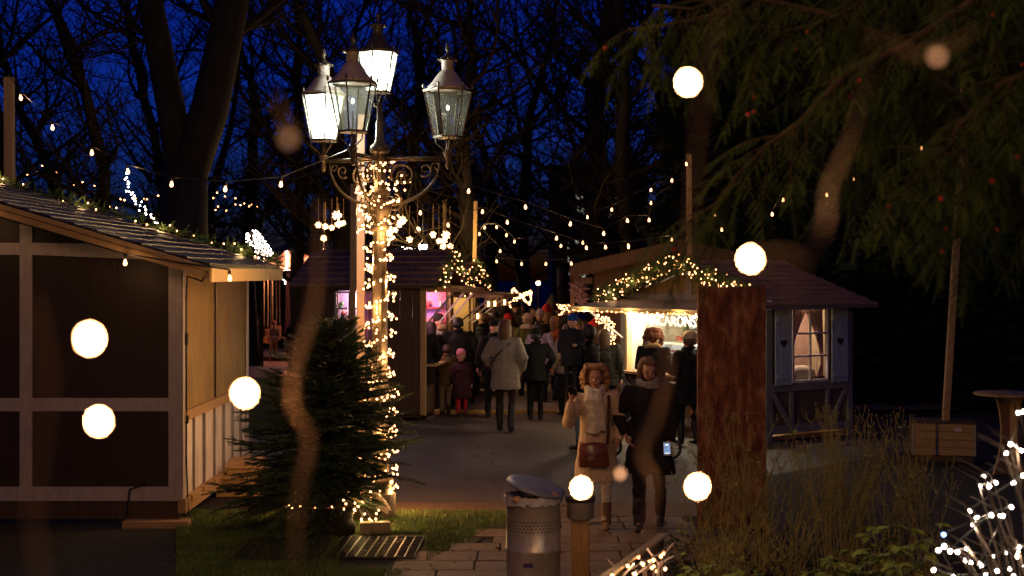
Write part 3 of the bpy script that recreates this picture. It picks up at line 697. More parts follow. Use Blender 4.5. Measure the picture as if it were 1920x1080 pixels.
# ================= rust panel =================
def rust():
    mr = mat('rusted_steel', (.42, .20, .09), (.10, .028, .012), 3.2, (3.2, 3.2, 1.1), .75, .6, 40, detail=14, c3=(.22, .075, .028), lo=.36, hi=.62)
    mr2 = mr
    c = P(1372, 990, 13.95); t = thing('rusted_panel', 'tall rust-red steel panel with pale scraped streaks standing before the blue hut', 'steel panel', (c.x, c.y, 0), R(2))
    b = MB(); b.box(-.33, .33, -.01, .01, 0, 1.13); b.box(-.33, .33, -.01, .01, 1.135, 2.365); b.build('sheet', mr, t)
    b = MB()
    for x in (-.335, .30): b.box(x, x+.035, -.016, .05, 0, 2.37)
    b.build('edge_flange', mr, t, bevel=.004)
    for x in (-.29, .27):
        for z in (.12, 1.06, 1.21, 2.28): MB().lathe([(.014, 0), (.014, .006), (.008, .010)], n=6).build('bolt', mr, t).matrix_local = Matrix.Translation((x, -.0105, z)) @ Matrix.Rotation(R(90), 4, 'X')
    MB().box(-.36, .36, -.05, .06, -.02, .03).build('foot_plate', mr, t, bevel=.006)
rust()

# ================= LEFT HUT =================
FB_pts = []
def left_hut():
    x1 = -3.28; y0 = 14.1; y1 = 17.6; t = thing('market_hut', 'closed wooden market hut with brown panels framed in white boards at the left', 'market hut', (x1, y0, 0))
    zb = .24; Wd = 4.4; top = lambda x: 2.60-.30*(x)   # x local negative to the left => rises
    # front wall
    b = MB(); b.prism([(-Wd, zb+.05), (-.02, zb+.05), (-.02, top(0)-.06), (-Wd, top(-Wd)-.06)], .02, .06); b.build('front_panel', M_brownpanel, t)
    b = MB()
    b.box(-.125, 0, -.005, .06, zb, 2.56); b.box(-1.60, -1.48, -.004, .05, zb, 3.0); b.box(-3.1, -2.98, -.004, .05, zb, 3.3)
    for za, zc in ((zb, zb+.14), (1.13, 1.26)):
        b.box(-1.48, -.125, -.001, .05, za, zc); b.box(-2.98, -1.60, -.001, .05, za, zc); b.box(-Wd, -3.1, -.001, .05, za, zc)
    for xa, xb in ((-1.48, -.125), (-2.98, -1.60), (-Wd, -3.1)):
        q = min(xb, -.30); zt = lambda x_: min(2.80, top(x_)-.055); xs = [xa, max(xa, min(q, -.82)), q]; b.prism([(xa, 2.68), (q, 2.68-max(0, 2.68-zt(q)+.001)), (q, zt(q)), (xs[1], zt(xs[1])), (xa, zt(xa))][:5], -.001, .05)
    b.build('white_frame', M_whitepaint, t, bevel=.003)
    # side wall facing the path
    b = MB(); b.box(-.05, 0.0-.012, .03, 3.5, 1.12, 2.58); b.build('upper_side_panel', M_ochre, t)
    b = MB(); y = .03
    r = random.Random(2)
    while y < 3.45: b.box(-.05, r.uniform(-.014, -.006), y, y+.245, zb+.02, 1.02); y += .255
    b.build('lower_side_boards', mat('white_side_boards', (.72, .66, .62), (.48, .43, .40), 5, (5, 5, .6), .6, .3, 30), t, bevel=.003)
    for y in (.03, .54, 1.05, 1.56, 2.07, 2.58, 3.09): MB().box(-.004, .016, y-.02, y+.02, zb+.03, 1.02).build('batten', mat('grey_batten', (.22, .19, .20), rough=.7), t)  # battens in a darker grey than the white boards
    b = MB(); b.box(-.01, .03, .06, 3.46, 1.02, 1.12); b.box(-.03, .05, -.02, 3.52, zb-.12, zb+.02)
    for i in range(6): b.box(.03, .07, .2+i*.55, .5+i*.55, zb-.03, zb+.03)
    b.build('side_rail', M_rawwoodx, t, bevel=.004)
    for q in ((0, .11, 2.58), (3.42, 3.52, 2.6)): MB().box(0.001, .020, q[0], q[1], zb+.02, q[2]).build('corner_board', M_whitepaint, t, bevel=.003)
    MB().box(-.008, .006, 1.62, 1.66, 1.13, 2.56).build('panel_joint', M_blackplastic, t)
    # roof
    ov = .36; ye0, ye1 = -.35, 3.85; th = .06
    rf = MB(); zl = top(-6.2)+.02; ze = top(ov)+.02
    rf.prism([(-6.2, zl), (ov, ze), (ov, ze+th), (-6.2, zl+th)], ye0, ye1); ro = rf.build('roof', M_shinglewet, t); sg_ = MB(); shingles(sg_, 2*6.2, ye0-.0, ye1, zl+(ov+0)*0, zl, 0, -1, th, 1, .3, 3) if 0 else None; rr_ = random.Random(8); nr = 30
    for i in range(nr):
        xa = ov-(6.56)*i/nr; xb = xa-6.56/nr*1.12; y = ye0-(.15 if i % 2 else 0)
        while y < ye1:
            w_ = .30*rr_.uniform(.8, 1.2); ya = max(y, ye0+.002)+.004; yb = min(y+w_, ye1-.002)-.004
            if yb > ya+.02:
                za = ze+th+(ov-xa)*.30+.016+rr_.uniform(0, .008); zb_ = ze+th+(ov-xb)*.30+.003; sg_.add([(xa, ya, za), (xa, yb, za), (xb, yb, zb_), (xb, ya, zb_), (xa, ya, za-.014), (xa, yb, za-.014)], [(0, 1, 2, 3), (0, 4, 5, 1), (0, 3, 4), (1, 5, 2)])
            y += w_
    sg_.build('roof_shingles', M_shinglewet, ro)
    fb = MB(); rot = math.atan2(.30, 1)
    fb.prism([(-6.2, zl-.07), (ov, ze-.07), (ov, ze-.001), (-6.2, zl-.001)], ye0+.0, ye0+.03)
    fb.prism([(-6.2, zl-.001), (ov+.01, ze-.001), (ov+.01, ze+.045), (-6.2, zl+.045)], ye0-.025, ye0-.001)
    fb.build('verge_board', M_rawwoodx, t, bevel=.003)
    MB().box(ov-.002, ov+.025, ye0-.025, ye1, ze-.10, ze+.035).build('eave_board', mat('fresh_pine', (.60, .42, .18), (.48, .32, .12), 8, (6, 6, .6), .6, .15, 30), t, bevel=.003)
    # underside/rafters
    for y in (.5, 1.4, 2.3, 3.2): MB().bar((-3, y, top(-3)-.04), (ov-.02, y, ze-.04), .05, .07).build('rafter', M_rawwoodx, t)
    # base timbers and blocks
    for q in (.02, 3.3): MB().box(-Wd, -.03, q, q+.12, .06, zb-.002).build('base_beam', M_darkwood, t)
    for q in ((-.55, .1), (-2.6, -2.1)): MB().box(q[0], q[1], -.14, .1, -.01, .06).build('support_board', M_rawwoodx, t, bevel=.003)
    # extension cable
    c = MB(); c.tube([(.34, -.36, 2.52), (.25, -.2, 2.42), (.04, .09, 2.47), (.026, .10, 2.2), (.026, .10, 1.9), (.03, .1, 1.2), (.026, .1, .7), (.05, .08, .15), (.12, 0, .02)], .009, 6)
    c.box(.02, .045, .075, .125, 1.78, 1.90); c.box(.02, .05, .08, .12, 1.0, 1.08)
    c.tube([(-.35, -.02, .42), (-.5, -.03, .36), (-.52, -.05, .1), (-.62, -.1, .02)], .010, 6); c.build('power_cable', M_blackplastic, t)
    # festoon lamps along the verge
    s = thing('festoon_string', 'warm bulbs clipped along the sloping roof edge of the white-framed hut', 'string lights', (x1, y0, 0))
    pp = [(-1.92, -.42, top(-1.92)-.11), (-.44, -.42, top(-.44)-.10), (.56, -.40, ze-.03)]
    MB().tube([(-6, -.40, top(-6)-.02)]+[(p[0], -.40, p[2]+.05) for p in pp], .008, 5).build('cable', M_blackplastic, s)
    put_bulbs(s, pp, BM_fest)
    for p in pp: light('bulb_light', (p[0], p[1]-.05, p[2]-.08), .9, (1, .58, .25), .03, s)
    # pallets and timber on the grass behind the corner
    p = thing('pallet_stack', 'short stack of pale pallets and timber blocks under the rear corner of the left hut', 'pallets', (x1+.22, y0+2.15, 0), R(6))
    b = MB()
    for lv in range(3):
        z = lv*.12; 
        for q in (-.3, .0, .3): b.box(-.28+lv*.06, .28-lv*.04, q-.05, q+.05, z, z+.075)
        b.box(-.3+lv*.06, .3-lv*.04, -.38, -.28, z+.078, z+.115); b.box(-.3+lv*.06, .3-lv*.04, -.06, .06, z+.078, z+.115); b.box(-.3+lv*.06, .3-lv*.04, .28, .38, z+.078, z+.115)
    b.build('pallet_boards', M_rawwoodx, p, bevel=.003)
    # garland along the far verge
    garland('fir_garland', 'green fir garland with few warm lights along the far edge of the left roof', [(x1-4.6, y0+3.75, top(-4.6)+.13), (x1-2.5, y0+3.75, top(-2.5)+.12), (x1+.40, y0+3.75, ze+.12)], .10, 34, balls=0, dens=90, glow=5)
def garland(name, label, path, rad, nb, balls=10, dens=120, glow=0, cat='garland', group=None):
    r = random.Random(len(label)); o = Vector(path[0]); t = thing(name, label, cat, o, 0, group)
    pts = [Vector(p)-o for p in path]; ps = along(pts, .03, .01); MB().tube([pts[0]]+ps[::4]+[pts[-1]], .012, 5).build('wire', M_cable, t)
    L = sum((b-a).length for a, b in zip(pts, pts[1:])); ms = []
    for _ in range(int(dens*L)):
        p = ps[r.randrange(len(ps))]; a = Vector((r.gauss(0, 1), r.gauss(0, 1), r.gauss(0, 1))).normalized()
        ms.append(frame(p, a, r.uniform(0, 3), rad/.09*r.uniform(.8, 1.2)))
    V, Fc = scatter(*SP_garl, ms); link('needles', np_mesh('needles', V, Fc, M_garl), t)
    bl = [ps[int(i*(len(ps)-1)/max(1, nb-1))]+Vector((r.uniform(-1, 1), r.uniform(-1, 1), r.uniform(-1, 1)))*rad*.9 for i in range(nb)]
    put_bulbs(t, bl, BM_fairy)
    if balls:
        mb = MB().ball((0, 0, 0), .032, 10, 6).mesh('bauble', mat('blue_silver_bauble', (.20, .24, .42), (.35, .36, .45), 3, rough=.2, metal=.7), True)
        for i in range(balls): k = link('bauble', mb, t); k.location = ps[int((i+.5)*len(ps)/balls)]+Vector((r.uniform(-1, 1), r.uniform(-1, 1), r.uniform(-1, .2)))*rad
    if glow:
        for i in range(glow): light('garland_glow', ps[int((i+.5)*len(ps)/glow)]+Vector((0, -.08, 0)), .8, (1, .62, .28), .05, t)
    return t
left_hut()

# ================= generic gabled market hut =================
def shingles(b, W, y0, y1, ze, zr, ov, side, th, rows=7, cw=.26, seed=1):
    """rows of thick tiles on one slope. side -1: left slope (x from -ov to W/2)"""
    r = random.Random(seed); run = W/2+ov; rise = zr-ze; sl = math.hypot(run, rise)
    for i in range(rows):
        a = i/rows; c = (i+1.12)/rows if i < rows-1 else 1
        y = y0-(.13 if i % 2 else 0)
        while y < y1:
            w_ = cw*r.uniform(.85, 1.15); ya = max(y, y0)+.006; yb = min(y+w_, y1)-.006
            if yb > ya+.02:
                xa, za = -ov+run*a, ze+rise*a+th+.022+r.uniform(0, .006); xb, zb = -ov+run*c, ze+rise*c+th+.004
                if side > 0: xa, xb = W-xa, W-xb
                vs = [(xa, ya, za), (xa, yb, za), (xb, yb, zb), (xb, ya, zb), (xa, ya, za-.02), (xa, yb, za-.02), (xb, yb, zb-.02), (xb, ya, zb-.02)]
                b.add(vs, [(0, 1, 2, 3), (7, 6, 5, 4), (0, 4, 5, 1), (1, 5, 6, 2), (2, 6, 7, 3), (3, 7, 4, 0)])
            y += w_
def gable_roof(t, W, D, ze, zr, ov, of, ob, m, th=.05, seed=1, edge=M_darkwood, rows=7, cw=.26):
    slope = (zr-ze)/(W/2); zo = ze-slope*ov
    b = MB()
    b.prism([(-ov, zo), (W/2, zr), (W/2, zr+th), (-ov, zo+th)], -of, D+ob); b.prism([(W/2+.001, zr), (W+ov, zo), (W+ov, zo+th), (W/2+.001, zr+th)], -of, D+ob)
    ro = b.build('roof', edge, t)
    sh = MB(); shingles(sh, W, -of-.01, D+ob+.01, zo, zr, ov, -1, th, rows, cw, seed); shingles(sh, W, -of-.01, D+ob+.01, zo, zr, ov, 1, th, rows, cw, seed+1)
    for i in range(int((D+of+ob)/.3)): y = -of+i*.3; sh.prism([(W/2-.09, zr+th-.005), (W/2, zr+th+.055), (W/2+.09, zr+th-.005), (W/2, zr+th+.03)], y, y+.29)
    sh.build('shingles', m, ro); return ro
def strutted_awning(t, W, z0, z1, L, m, mu, x0=0, x1=None, strut=None, rim=None):
    x1 = W if x1 is None else x1; b = MB(); a = math.atan2(z1-z0, L)
    M = Matrix.Translation((0, -.03, z0)) @ Matrix.Rotation(math.pi, 4, 'Z') @ Matrix.Rotation(a, 4, 'X')
    b = MB(); b.add([(x0, -.03, z0), (x1, -.03, z0), (x1, -L, z1), (x0, -L, z1), (x0, -.03, z0+.03), (x1, -.03, z0+.03), (x1, -L, z1+.03), (x0, -L, z1+.03)], [(0, 1, 2, 3), (7, 6, 5, 4), (0, 4, 5, 1), (1, 5, 6, 2), (2, 6, 7, 3), (3, 7, 4, 0)])
    w_ = b.build('awning', m, t)
    b = MB(); b.box(x0-.01, x1+.01, -L-.03, -L-.001, z1-.045, z1+.035); b.box(x0-.03, x0-.002, -L, -.05, z1-.02, z1+.033); b.build('awning_rim', rim or M_rawwoodx, w_, bevel=.003)
    for x in (strut or (x0+.1, x1-.1)):
        MB().bar((x, -.02, z0-.62), (x, -L*.8, z0+(z1-z0)*.8-.01), .03, .03).build('strut', M_whitepaint, t)
M_blue = mat('pale_blue_paint', (.44, .55, .58), (.30, .39, .42), 8, (5, 5, .6), .6, .25, 30)
M_greyblue = mat('blue_grey_timber', (.26, .26, .22), (.17, .17, .145), 8, (5, 5, .6), .65, .25, 30)
M_dusty = mat('dark_render_panel', (.14, .10, .065), (.10, .07, .045), 5, rough=.8, bump=.2)
# ---------- macaron hut ----------
def hut46():
    W, D = 3.36, 1.86; A = (1.80, 23.6, 0); rz = math.atan2(-.818, .574)
    t = thing('macaron_hut', 'pale blue macaron stall with garlanded gable, lit counter and heart shutters, number 46', 'market stall', A, rz)
    ze, zr = 2.05, 2.60
    gable_roof(t, W, D, ze, zr, .24, .26, .3, M_shingle2, seed=4, rows=9, cw=.22, edge=mat('grey_blue_fascia', (.15, .13, .12), rough=.7))
    b = MB(); b.box(-.28, W+.28, -.285, -.262, 1, 1.01)
    # posts & frame
    b = MB(); b.box(-.0, .13, 0, .13, 0, ze); b.box(W-.13, W, 0, .13, 0, ze); b.box(0, .11, D-.11, D, 0, ze); b.box(W-.11, W, D-.11, D, 0, ze)
    b.box(.13, W-.13, 0, .10, ze-.12, ze-.005); b.box(W/2-.06, W/2+.06, -.01, .07, ze, zr-.12); b.box(.13, W-.13, -.012, .10, .10, .22); b.box(.131, W-.131, -.015, .08, ze, ze+.12)
    b.box(W-.11, W-.001, .13, D-.11, .12, .24); b.box(W-.10, W+.001, .13, D-.11, .74, .86); b.box(W-.10, W-.002, .13, D-.11, 1.985, ze-.002)
    b.box(W-.09, W-.003, .50, .58, .24, .74); b.box(W-.09, W-.003, 1.28, 1.36, .24, .74)
    b.bar((W-.03, .14, .72), (W-.03, .49, .25), .07, .07); b.bar((W-.03, D-.13, .72), (W-.03, 1.37, .25), .07, .07); b.bar((.05, .04, .85), (.55, .04, .22), .06, .06)
    b.build('timber_frame', M_greyblue, t, bevel=.004)
    # infill panels
    b = MB(); b.box(.13, W-.13, .03, .06, .22, .86); b.box(W-.07, W-.03, .13, D-.11, .24, .74); b.box(W-.07, W-.03, .13, .50, .86, 1.985); b.box(W-.07, W-.03, 1.36, D-.11, .86, 1.985)
    b.box(.11, W-.11, D-.06, D-.02, 0, ze); b.box(.03, .07, .13, D-.11, 0, ze)
    b.build('wall_panels', M_dusty, t)
    b = MB(); s = (zr-ze)/(W/2); b.prism([(.10, ze+.05), (W-.10, ze+.05), (W/2, zr-.04)], .03, .06); b.build('gable_panel', M_ochre, t)
    MB().box(.10, W-.08, .14, D-.12, .02, .08).build('floor', M_rawwoodx, t)
    # interior skin
    b = MB(); b.box(.075, .085, .13, D-.12, .08, ze-.02); b.build('inner_side_wall', mat('white_inner_wall', (.75, .70, .58), rough=.7), t)
    b = MB(); n = 90   # back curtain folds
    for i in range(n): a0 = .12+(W-.25)*i/n; a1 = .12+(W-.25)*(i+1)/n; y_ = lambda q: D-.16+.035*math.sin(q*26)+.015*math.sin(q*61); b.quad((a0, y_(a0), .9), (a1, y_(a1), .9), (a1, y_(a1)-.0, 2.0), (a0, y_(a0), 2.0))
    b.build('curtain', mat('cream_curtain', (.55, .44, .28), (.45, .36, .22), 5, rough=.85), t, True)
    MB().box(.02, W-.14, -.16, .14, .86, .90).build('counter_shelf', M_rawwoodx, t, bevel=.004)
    MB().box(.10, W-.13, .06, .11, 1.985-.06, 1.985-.001).build('lintel', M_rawwoodx, t)
    MB().box(.131, .175, -.006, .11, .90, 1.93).build('opening_trim', mat('yellow_pine', (.62, .46, .2), rough=.6), t)
    strutted_awning(t, W, 2.05, 1.93, 1.02, mat('grey_awning_boards', (.34, .29, .25), (.22, .19, .17), 6, (.6, 7, 7), .5, .2, 30), None, -.04, W+.02, (.08, W-.1), rim=mat('yellow_pine', (.62, .46, .2)))
    # shutters with hearts, window
    Tx = Matrix.Rotation(R(90), 4, 'Z')   # local: +X(panel) -> hut Y, panel -Y faces hut +X
    def heart(cx_, cz_, s_):
        return [(cx_+s_*.062*(16*math.sin(q)**3)/16, cz_+s_*.062*(13*math.cos(q)-5*math.cos(2*q)-2*math.cos(3*q)-math.cos(4*q))/16) for q in [i*2*math.pi/20 for i in range(20)]]
    for y0_, y1_ in ((.155, .50), (1.36, 1.72)):
        b = MB(); n = 3
        for i in range(n):
            a0 = y0_+(y1_-y0_)*i/n+.003; a1 = y0_+(y1_-y0_)*(i+1)/n-.003; b.box(W+.012, W+.034, a0, a1, .84, 1.98)
        b.box(W+.035, W+.05, y0_+.02, y1_-.02, 1.78, 1.86); b.box(W+.035, W+.05, y0_+.02, y1_-.02, .93, 1.01)
        sh = b.build('shutter', M_blue, t, bevel=.003)
        h = MB(); h.prism(heart((y0_+y1_)/2, 1.46, 1.15), -.037, -.0345, Matrix.Translation((W, 0, 0)) @ Matrix.Rotation(R(90), 4, 'Z')); h.build('heart_cutout', mat('dark_cutout', (.015, .012, .012)), sh)
    fr = MB(); wy0, wy1 = .54, 1.32; fm = mat('white_window_frame', (.66, .60, .58), rough=.5)
    fr.box(W-.05, W+.01, wy0, wy0+.035, .87, 1.98); fr.box(W-.05, W+.01, wy1-.035, wy1, .87, 1.98)
    for z in (.87, 1.95): fr.box(W-.05, W+.01, wy0+.035, wy1-.035, z, z+.03)
    fr.box(W-.03, W+.004, .915, .945, .90, 1.95)
    for z in (1.24, 1.58): fr.box(W-.03, W+.002, wy0+.035, .915, z, z+.03); fr.box(W-.03, W+.002, .945, wy1-.035, z, z+.03)
    wi = fr.build('window', fm, t, bevel=.002); MB().box(W-.022, W-.018, wy0+.03, wy1-.03, .89, 1.96).build('pane', M_glass, wi)
    pk = mat('peach_curtain', (.55, .30, .24), (.45, .24, .19), 8, rough=.9)
    for sg in (0, 1):
        b = MB(); n = 14; ys = (wy0+.02, wy1-.02)[sg]
        for zi in range(10):
            for i in range(n):
                def q(i_, zi_):
                    z = 1.95-1.02*zi_/10; wd = (.40-.34*math.sin(min(1, zi_/8)*math.pi/2)) if zi_ <= 8 else .06+.05*(zi_-8); f = i_/n
                    return (W-.10+.018*math.sin(f*22), ys+(wd*f if sg == 0 else -wd*f), z)
                b.quad(q(i, zi), q(i+1, zi), q(i+1, zi+1), q(i, zi+1))
        b.build('window_curtain', pk, t, True)
    b = MB(); b.quad((W-.75, .2, .9), (W-.75, 1.75, .9), (W-.75, 1.75, 2.02), (W-.75, .2, 2.02)); b.build('inner_partition', mat('pink_partition', (.62, .40, .32), rough=.9), t)
    MB().loft([(W-.22, .95, z, rx, ry) for z, rx, ry in ((.90, .10, .26), (.95, .12, .30), (1.02, .12, .28), (1.07, .10, .22), (1.10, .04, .1))], 12).build('cushion', mat('cream_cushion', (.7, .58, .45), rough=.9), t, True)
    # number plate
    pl_ = MB(); pl_.box(W-.02, W+.13, -.035, -.012, 1.96, 2.10); np_ = pl_.build('number_plate', mat('white_plate', (.7, .68, .66), rough=.4), t)
    text_mesh('number', '46', .13, M_blackplastic, np_, Matrix.Translation((W-.013, -.036, 1.985)) @ Matrix.Rotation(R(90), 4, 'X'), .001)
    # lettering
    s = thing('macarons_sign', 'clear sign reading MACARONS! hanging in the top of the lit stall opening', 'sign', A, rz)
    MB().box(.26, 1.62, .295, .298, 1.60, 1.86).build('clear_plate', M_glass, s)
    text_mesh('lettering', 'MACARONS!', .235, mat('white_letters', (.95, .92, .85), rough=.5), s, Matrix.Translation((.27, .29, 1.645)) @ Matrix.Rotation(R(90), 4, 'X') @ Matrix.Diagonal((.98, 1, 1, 1)), .006)
    # menu board
    s = thing('menu_board', 'small black price board with white chalk lines standing on the display case', 'price board', A, rz)
    MB().box(.98, 1.32, .62, .635, 1.36, 1.70).build('slate', M_blackplastic, s, bevel=.003)
    wt = mat('white_letters', (.95, .92, .85))
    for i, tx in enumerate(('MACARONS', '3 Stück €5', '7 Stück €10')): text_mesh('chalk_line', tx, .062, wt, s, Matrix.Translation((.995, .618, 1.60-i*.085)) @ Matrix.Rotation(R(90), 4, 'X') @ Matrix.Diagonal((.86, 1, 1, 1)), .001)
    # display case
    dc = thing('display_case', 'glass pastry case filled with rows of coloured macarons on the stall counter', 'display case', A, rz)
    wm = mat('white_case', (.75, .74, .70), rough=.4)
    b = MB(); b.box(.30, 2.75, .30, .85, .86, .92); b.box(.30, .33, .30, .85, .92, 1.34); b.box(2.72, 2.75, .30, .85, .92, 1.34); b.box(.30, 2.75, .40, .85, 1.335, 1.355); b.box(.33, 2.72, .82, .85, .92, 1.33); b.build('case_frame', wm, dc, bevel=.003)
    gsh = mat('shelf_edge', (.5, .7, .72), rough=.2)
    for z in (1.06, 1.20): MB().box(.335, 2.715, .36, .80, z, z+.008).build('shelf', gsh, dc)
    b = MB(); b.quad((.33, .305, .92), (2.72, .305, .92), (2.72, .40, 1.335), (.33, .40, 1.335)); b.build('front_glass', M_glass, dc)
    r = random.Random(9); cols = [(.55, .10, .14), (.60, .35, .12), (.35, .16, .10), (.62, .30, .38), (.30, .38, .14), (.7, .6, .4)]
    for ci, z in ((0, .922), (1, 1.07), (2, 1.21)):
        for cc in range(6):
            b = MB()
            for k in range(11):
                x = .42+cc*.385+k*.034
                for yy in (.44, .52, .60): b.lathe([(.012, 0), (.016, .004), (.016, .010), (.013, .012), (.016, .014), (.016, .021), (.009, .026)], (x, yy+ci*.02, z), 7)
            o = b.build('macaron_row', mat('macaron_%d' % ((cc+ci) % 6), cols[(cc+ci*2) % 6], rough=.7), dc, True)
    # little decorated tree and poinsettia
    s = thing('tabletop_tree', 'tiny decorated Christmas tree with red flowers standing on the display case', 'table tree', Vector(A)+Matrix.Rotation(rz, 3, 'Z') @ Vector((.86, .72, 1.357)), rz)
    ms = []; 
    for _ in range(150): z = r.random(); a = r.uniform(0, 6.28); ms.append(frame((0, 0, .08+z*.32), (math.cos(a), math.sin(a), -.15), 0, 1.25*(1-z*.8)))
    V, Fc = scatter(*SP_garl, ms); link('foliage', np_mesh('foliage', V, Fc, M_garl), s)
    MB().lathe([(.04, 0), (.055, .08), (.05, .082)], n=10).build('pot', mat('gold_pot', (.5, .33, .12), metal=.5, rough=.4), s)
    b = MB(); [b.ball((r.uniform(-.17, .1), r.uniform(-.12, -.06), r.uniform(.05, .11)), (.03, .03, .012), 6, 3) for _ in range(14)]; b.build('red_flowers', mat('red_petals', (.55, .03, .03), rough=.6), s)
    b = MB(); [b.ball((r.uniform(-.1, .1), r.uniform(-.1, 0), r.uniform(.1, .38)), .014, 6, 4) for _ in range(12)]; b.build('ornaments', mat('gold_ornament', (.7, .5, .2), metal=.6, rough=.3), s)
    s = thing('paper_box', 'white paper box on the right side of the display case', 'box', Vector(A)+Matrix.Rotation(rz, 3, 'Z') @ Vector((1.75, .6, 1.357)), rz)
    MB().box(-.16, .16, -.06, .06, 0, .12).build('carton', mat('white_carton', (.8, .78, .72)), s, bevel=.003)
    # stall lights
    for x, p in ((.45, 30), (1.35, 22), (2.5, 22)): light('stall_light', (x, .16, 1.86), p, (1, .80, .50), .06, t)
    MB().box(.30, .55, .12, .20, 1.94, 1.98).build('ceiling_lamp', emit('stall_lamp', (1, .85, .6), 12), t)
    MB().box(1.2, 1.5, .12, .20, 1.94, 1.98).build('ceiling_lamp', emit('stall_lamp', (1, .85, .6), 12), t)
    MB().box(2.35, 2.65, .12, .20, 1.94, 1.98).build('ceiling_lamp', emit('stall_lamp', (1, .85, .6), 12), t)
    light('display_light', (.42, .36, 1.30), 4, (1, .95, .85), .03, t); light('display_light', (1.5, .36, 1.30), 5, (1, .95, .85), .03, t); light('display_light', (2.3, .36, 1.30), 4, (1, .95, .85), .03, t); light('side_room_light', (W-.40, .93, 1.9), 22, (1, .72, .52), .06, t)
    # awning lights
    s = thing('fairy_lights', 'warm fairy lights draped along the front edge of the macaron stall awning', 'string lights', A, rz)
    pts = [Vector((-.35, -1.02, 1.95))]+[Vector((x*.12, -1.06, 1.90+.03*abs(math.sin(x*1.3)))) for x in range(0, 29)]; MB().tube(pts, .004, 4).build('cable', M_cable, s)
    put_bulbs(s, [p-Vector((0, .01, .012)) for p in pts[1:]], BM_fairy)
    for x in (.4, 1.5, 2.6): light('awning_glow', (x, -1.14, 1.86), 5, (1, .65, .3), .04, s)
    Mw = Matrix.Translation(A) @ Matrix.Rotation(rz, 4, 'Z')
    gp = [Mw @ Vector(p) for p in ((-.24, -.30, ze+.03), (W/2, -.30, zr+.08), (W+.0, -.30, ze+.10))]
    garland('fir_garland', 'thick fir garland with blue baubles and warm lights following the gable of the macaron stall', gp, .15, 210, 26, 210, glow=6)
hut46()
# ---------- brown huts ----------
def brown_hut(A, ang, W, D, ze, zr, label, win, awn, seed):
    t = thing('market_hut', label, 'market stall', A, ang)
    gable_roof(t, W, D, ze, zr, .22, .26, .15, M_shingle, seed=seed, rows=6, cw=.36)
    b = MB(); n = int(D/.2)
    for i in range(n):
        y0_ = D*i/n+.003; y1_ = D*(i+1)/n-.003
        if win and win[0] < (y0_+y1_)/2 < win[1]: b.box(.0, .03, y0_, y1_, .12, win[2]); b.box(0, .03, y0_, y1_, win[3], ze)
        else: b.box(0, .03, y0_, y1_, .12, ze)
    n = int(W/.2)
    for i in range(n): b.box(W*i/n+.003, W*(i+1)/n-.003, D-.03, D, .12, ze); b.box(W*i/n+.003, W*(i+1)/n-.003, 0, .03, .12, .92)
    b.box(W-.03, W, .03, D-.03, .12, ze); b.prism([(.02, ze), (W-.02, ze), (W/2, zr-.02)], .01, .04); b.prism([(.02, ze), (W-.02, ze), (W/2, zr-.02)], D-.04, D-.01)
    b.build('board_walls', M_darkwood, t)
    b = MB(); b.box(-.012, .08, -.012, .08, .1, ze-.01); b.box(W-.08, W+.012, -.012, .08, .1, ze-.01); b.box(.08, W-.08, -.01, .06, ze-.14, ze-.02); b.build('corner_post', M_rawwood, t, bevel=.003)
    MB().box(.0, W, -.18, .10, .92, .96).build('counter_shelf', M_rawwoodx, t, bevel=.003)
    MB().box(.1, W-.1, .1, D-.1, .05, .12).build('floor', M_darkwood, t)
    strutted_awning(t, W, ze-.08, ze-.13, awn, M_rawwoodx, None, -.05, W-.05, (.06, W*.5, W-.12))
    return t
A2 = Vector((-1.47, 24.0, 0)); ang2 = math.atan2(2.4, .33)
h2 = brown_hut(A2, ang2, 2.42, 2.15, 2.33, 2.82, 'dark brown stall with pink lit counter and nine-pane window behind the lamp post', (.78, 1.58, 1.30, 2.20), .62, 5)
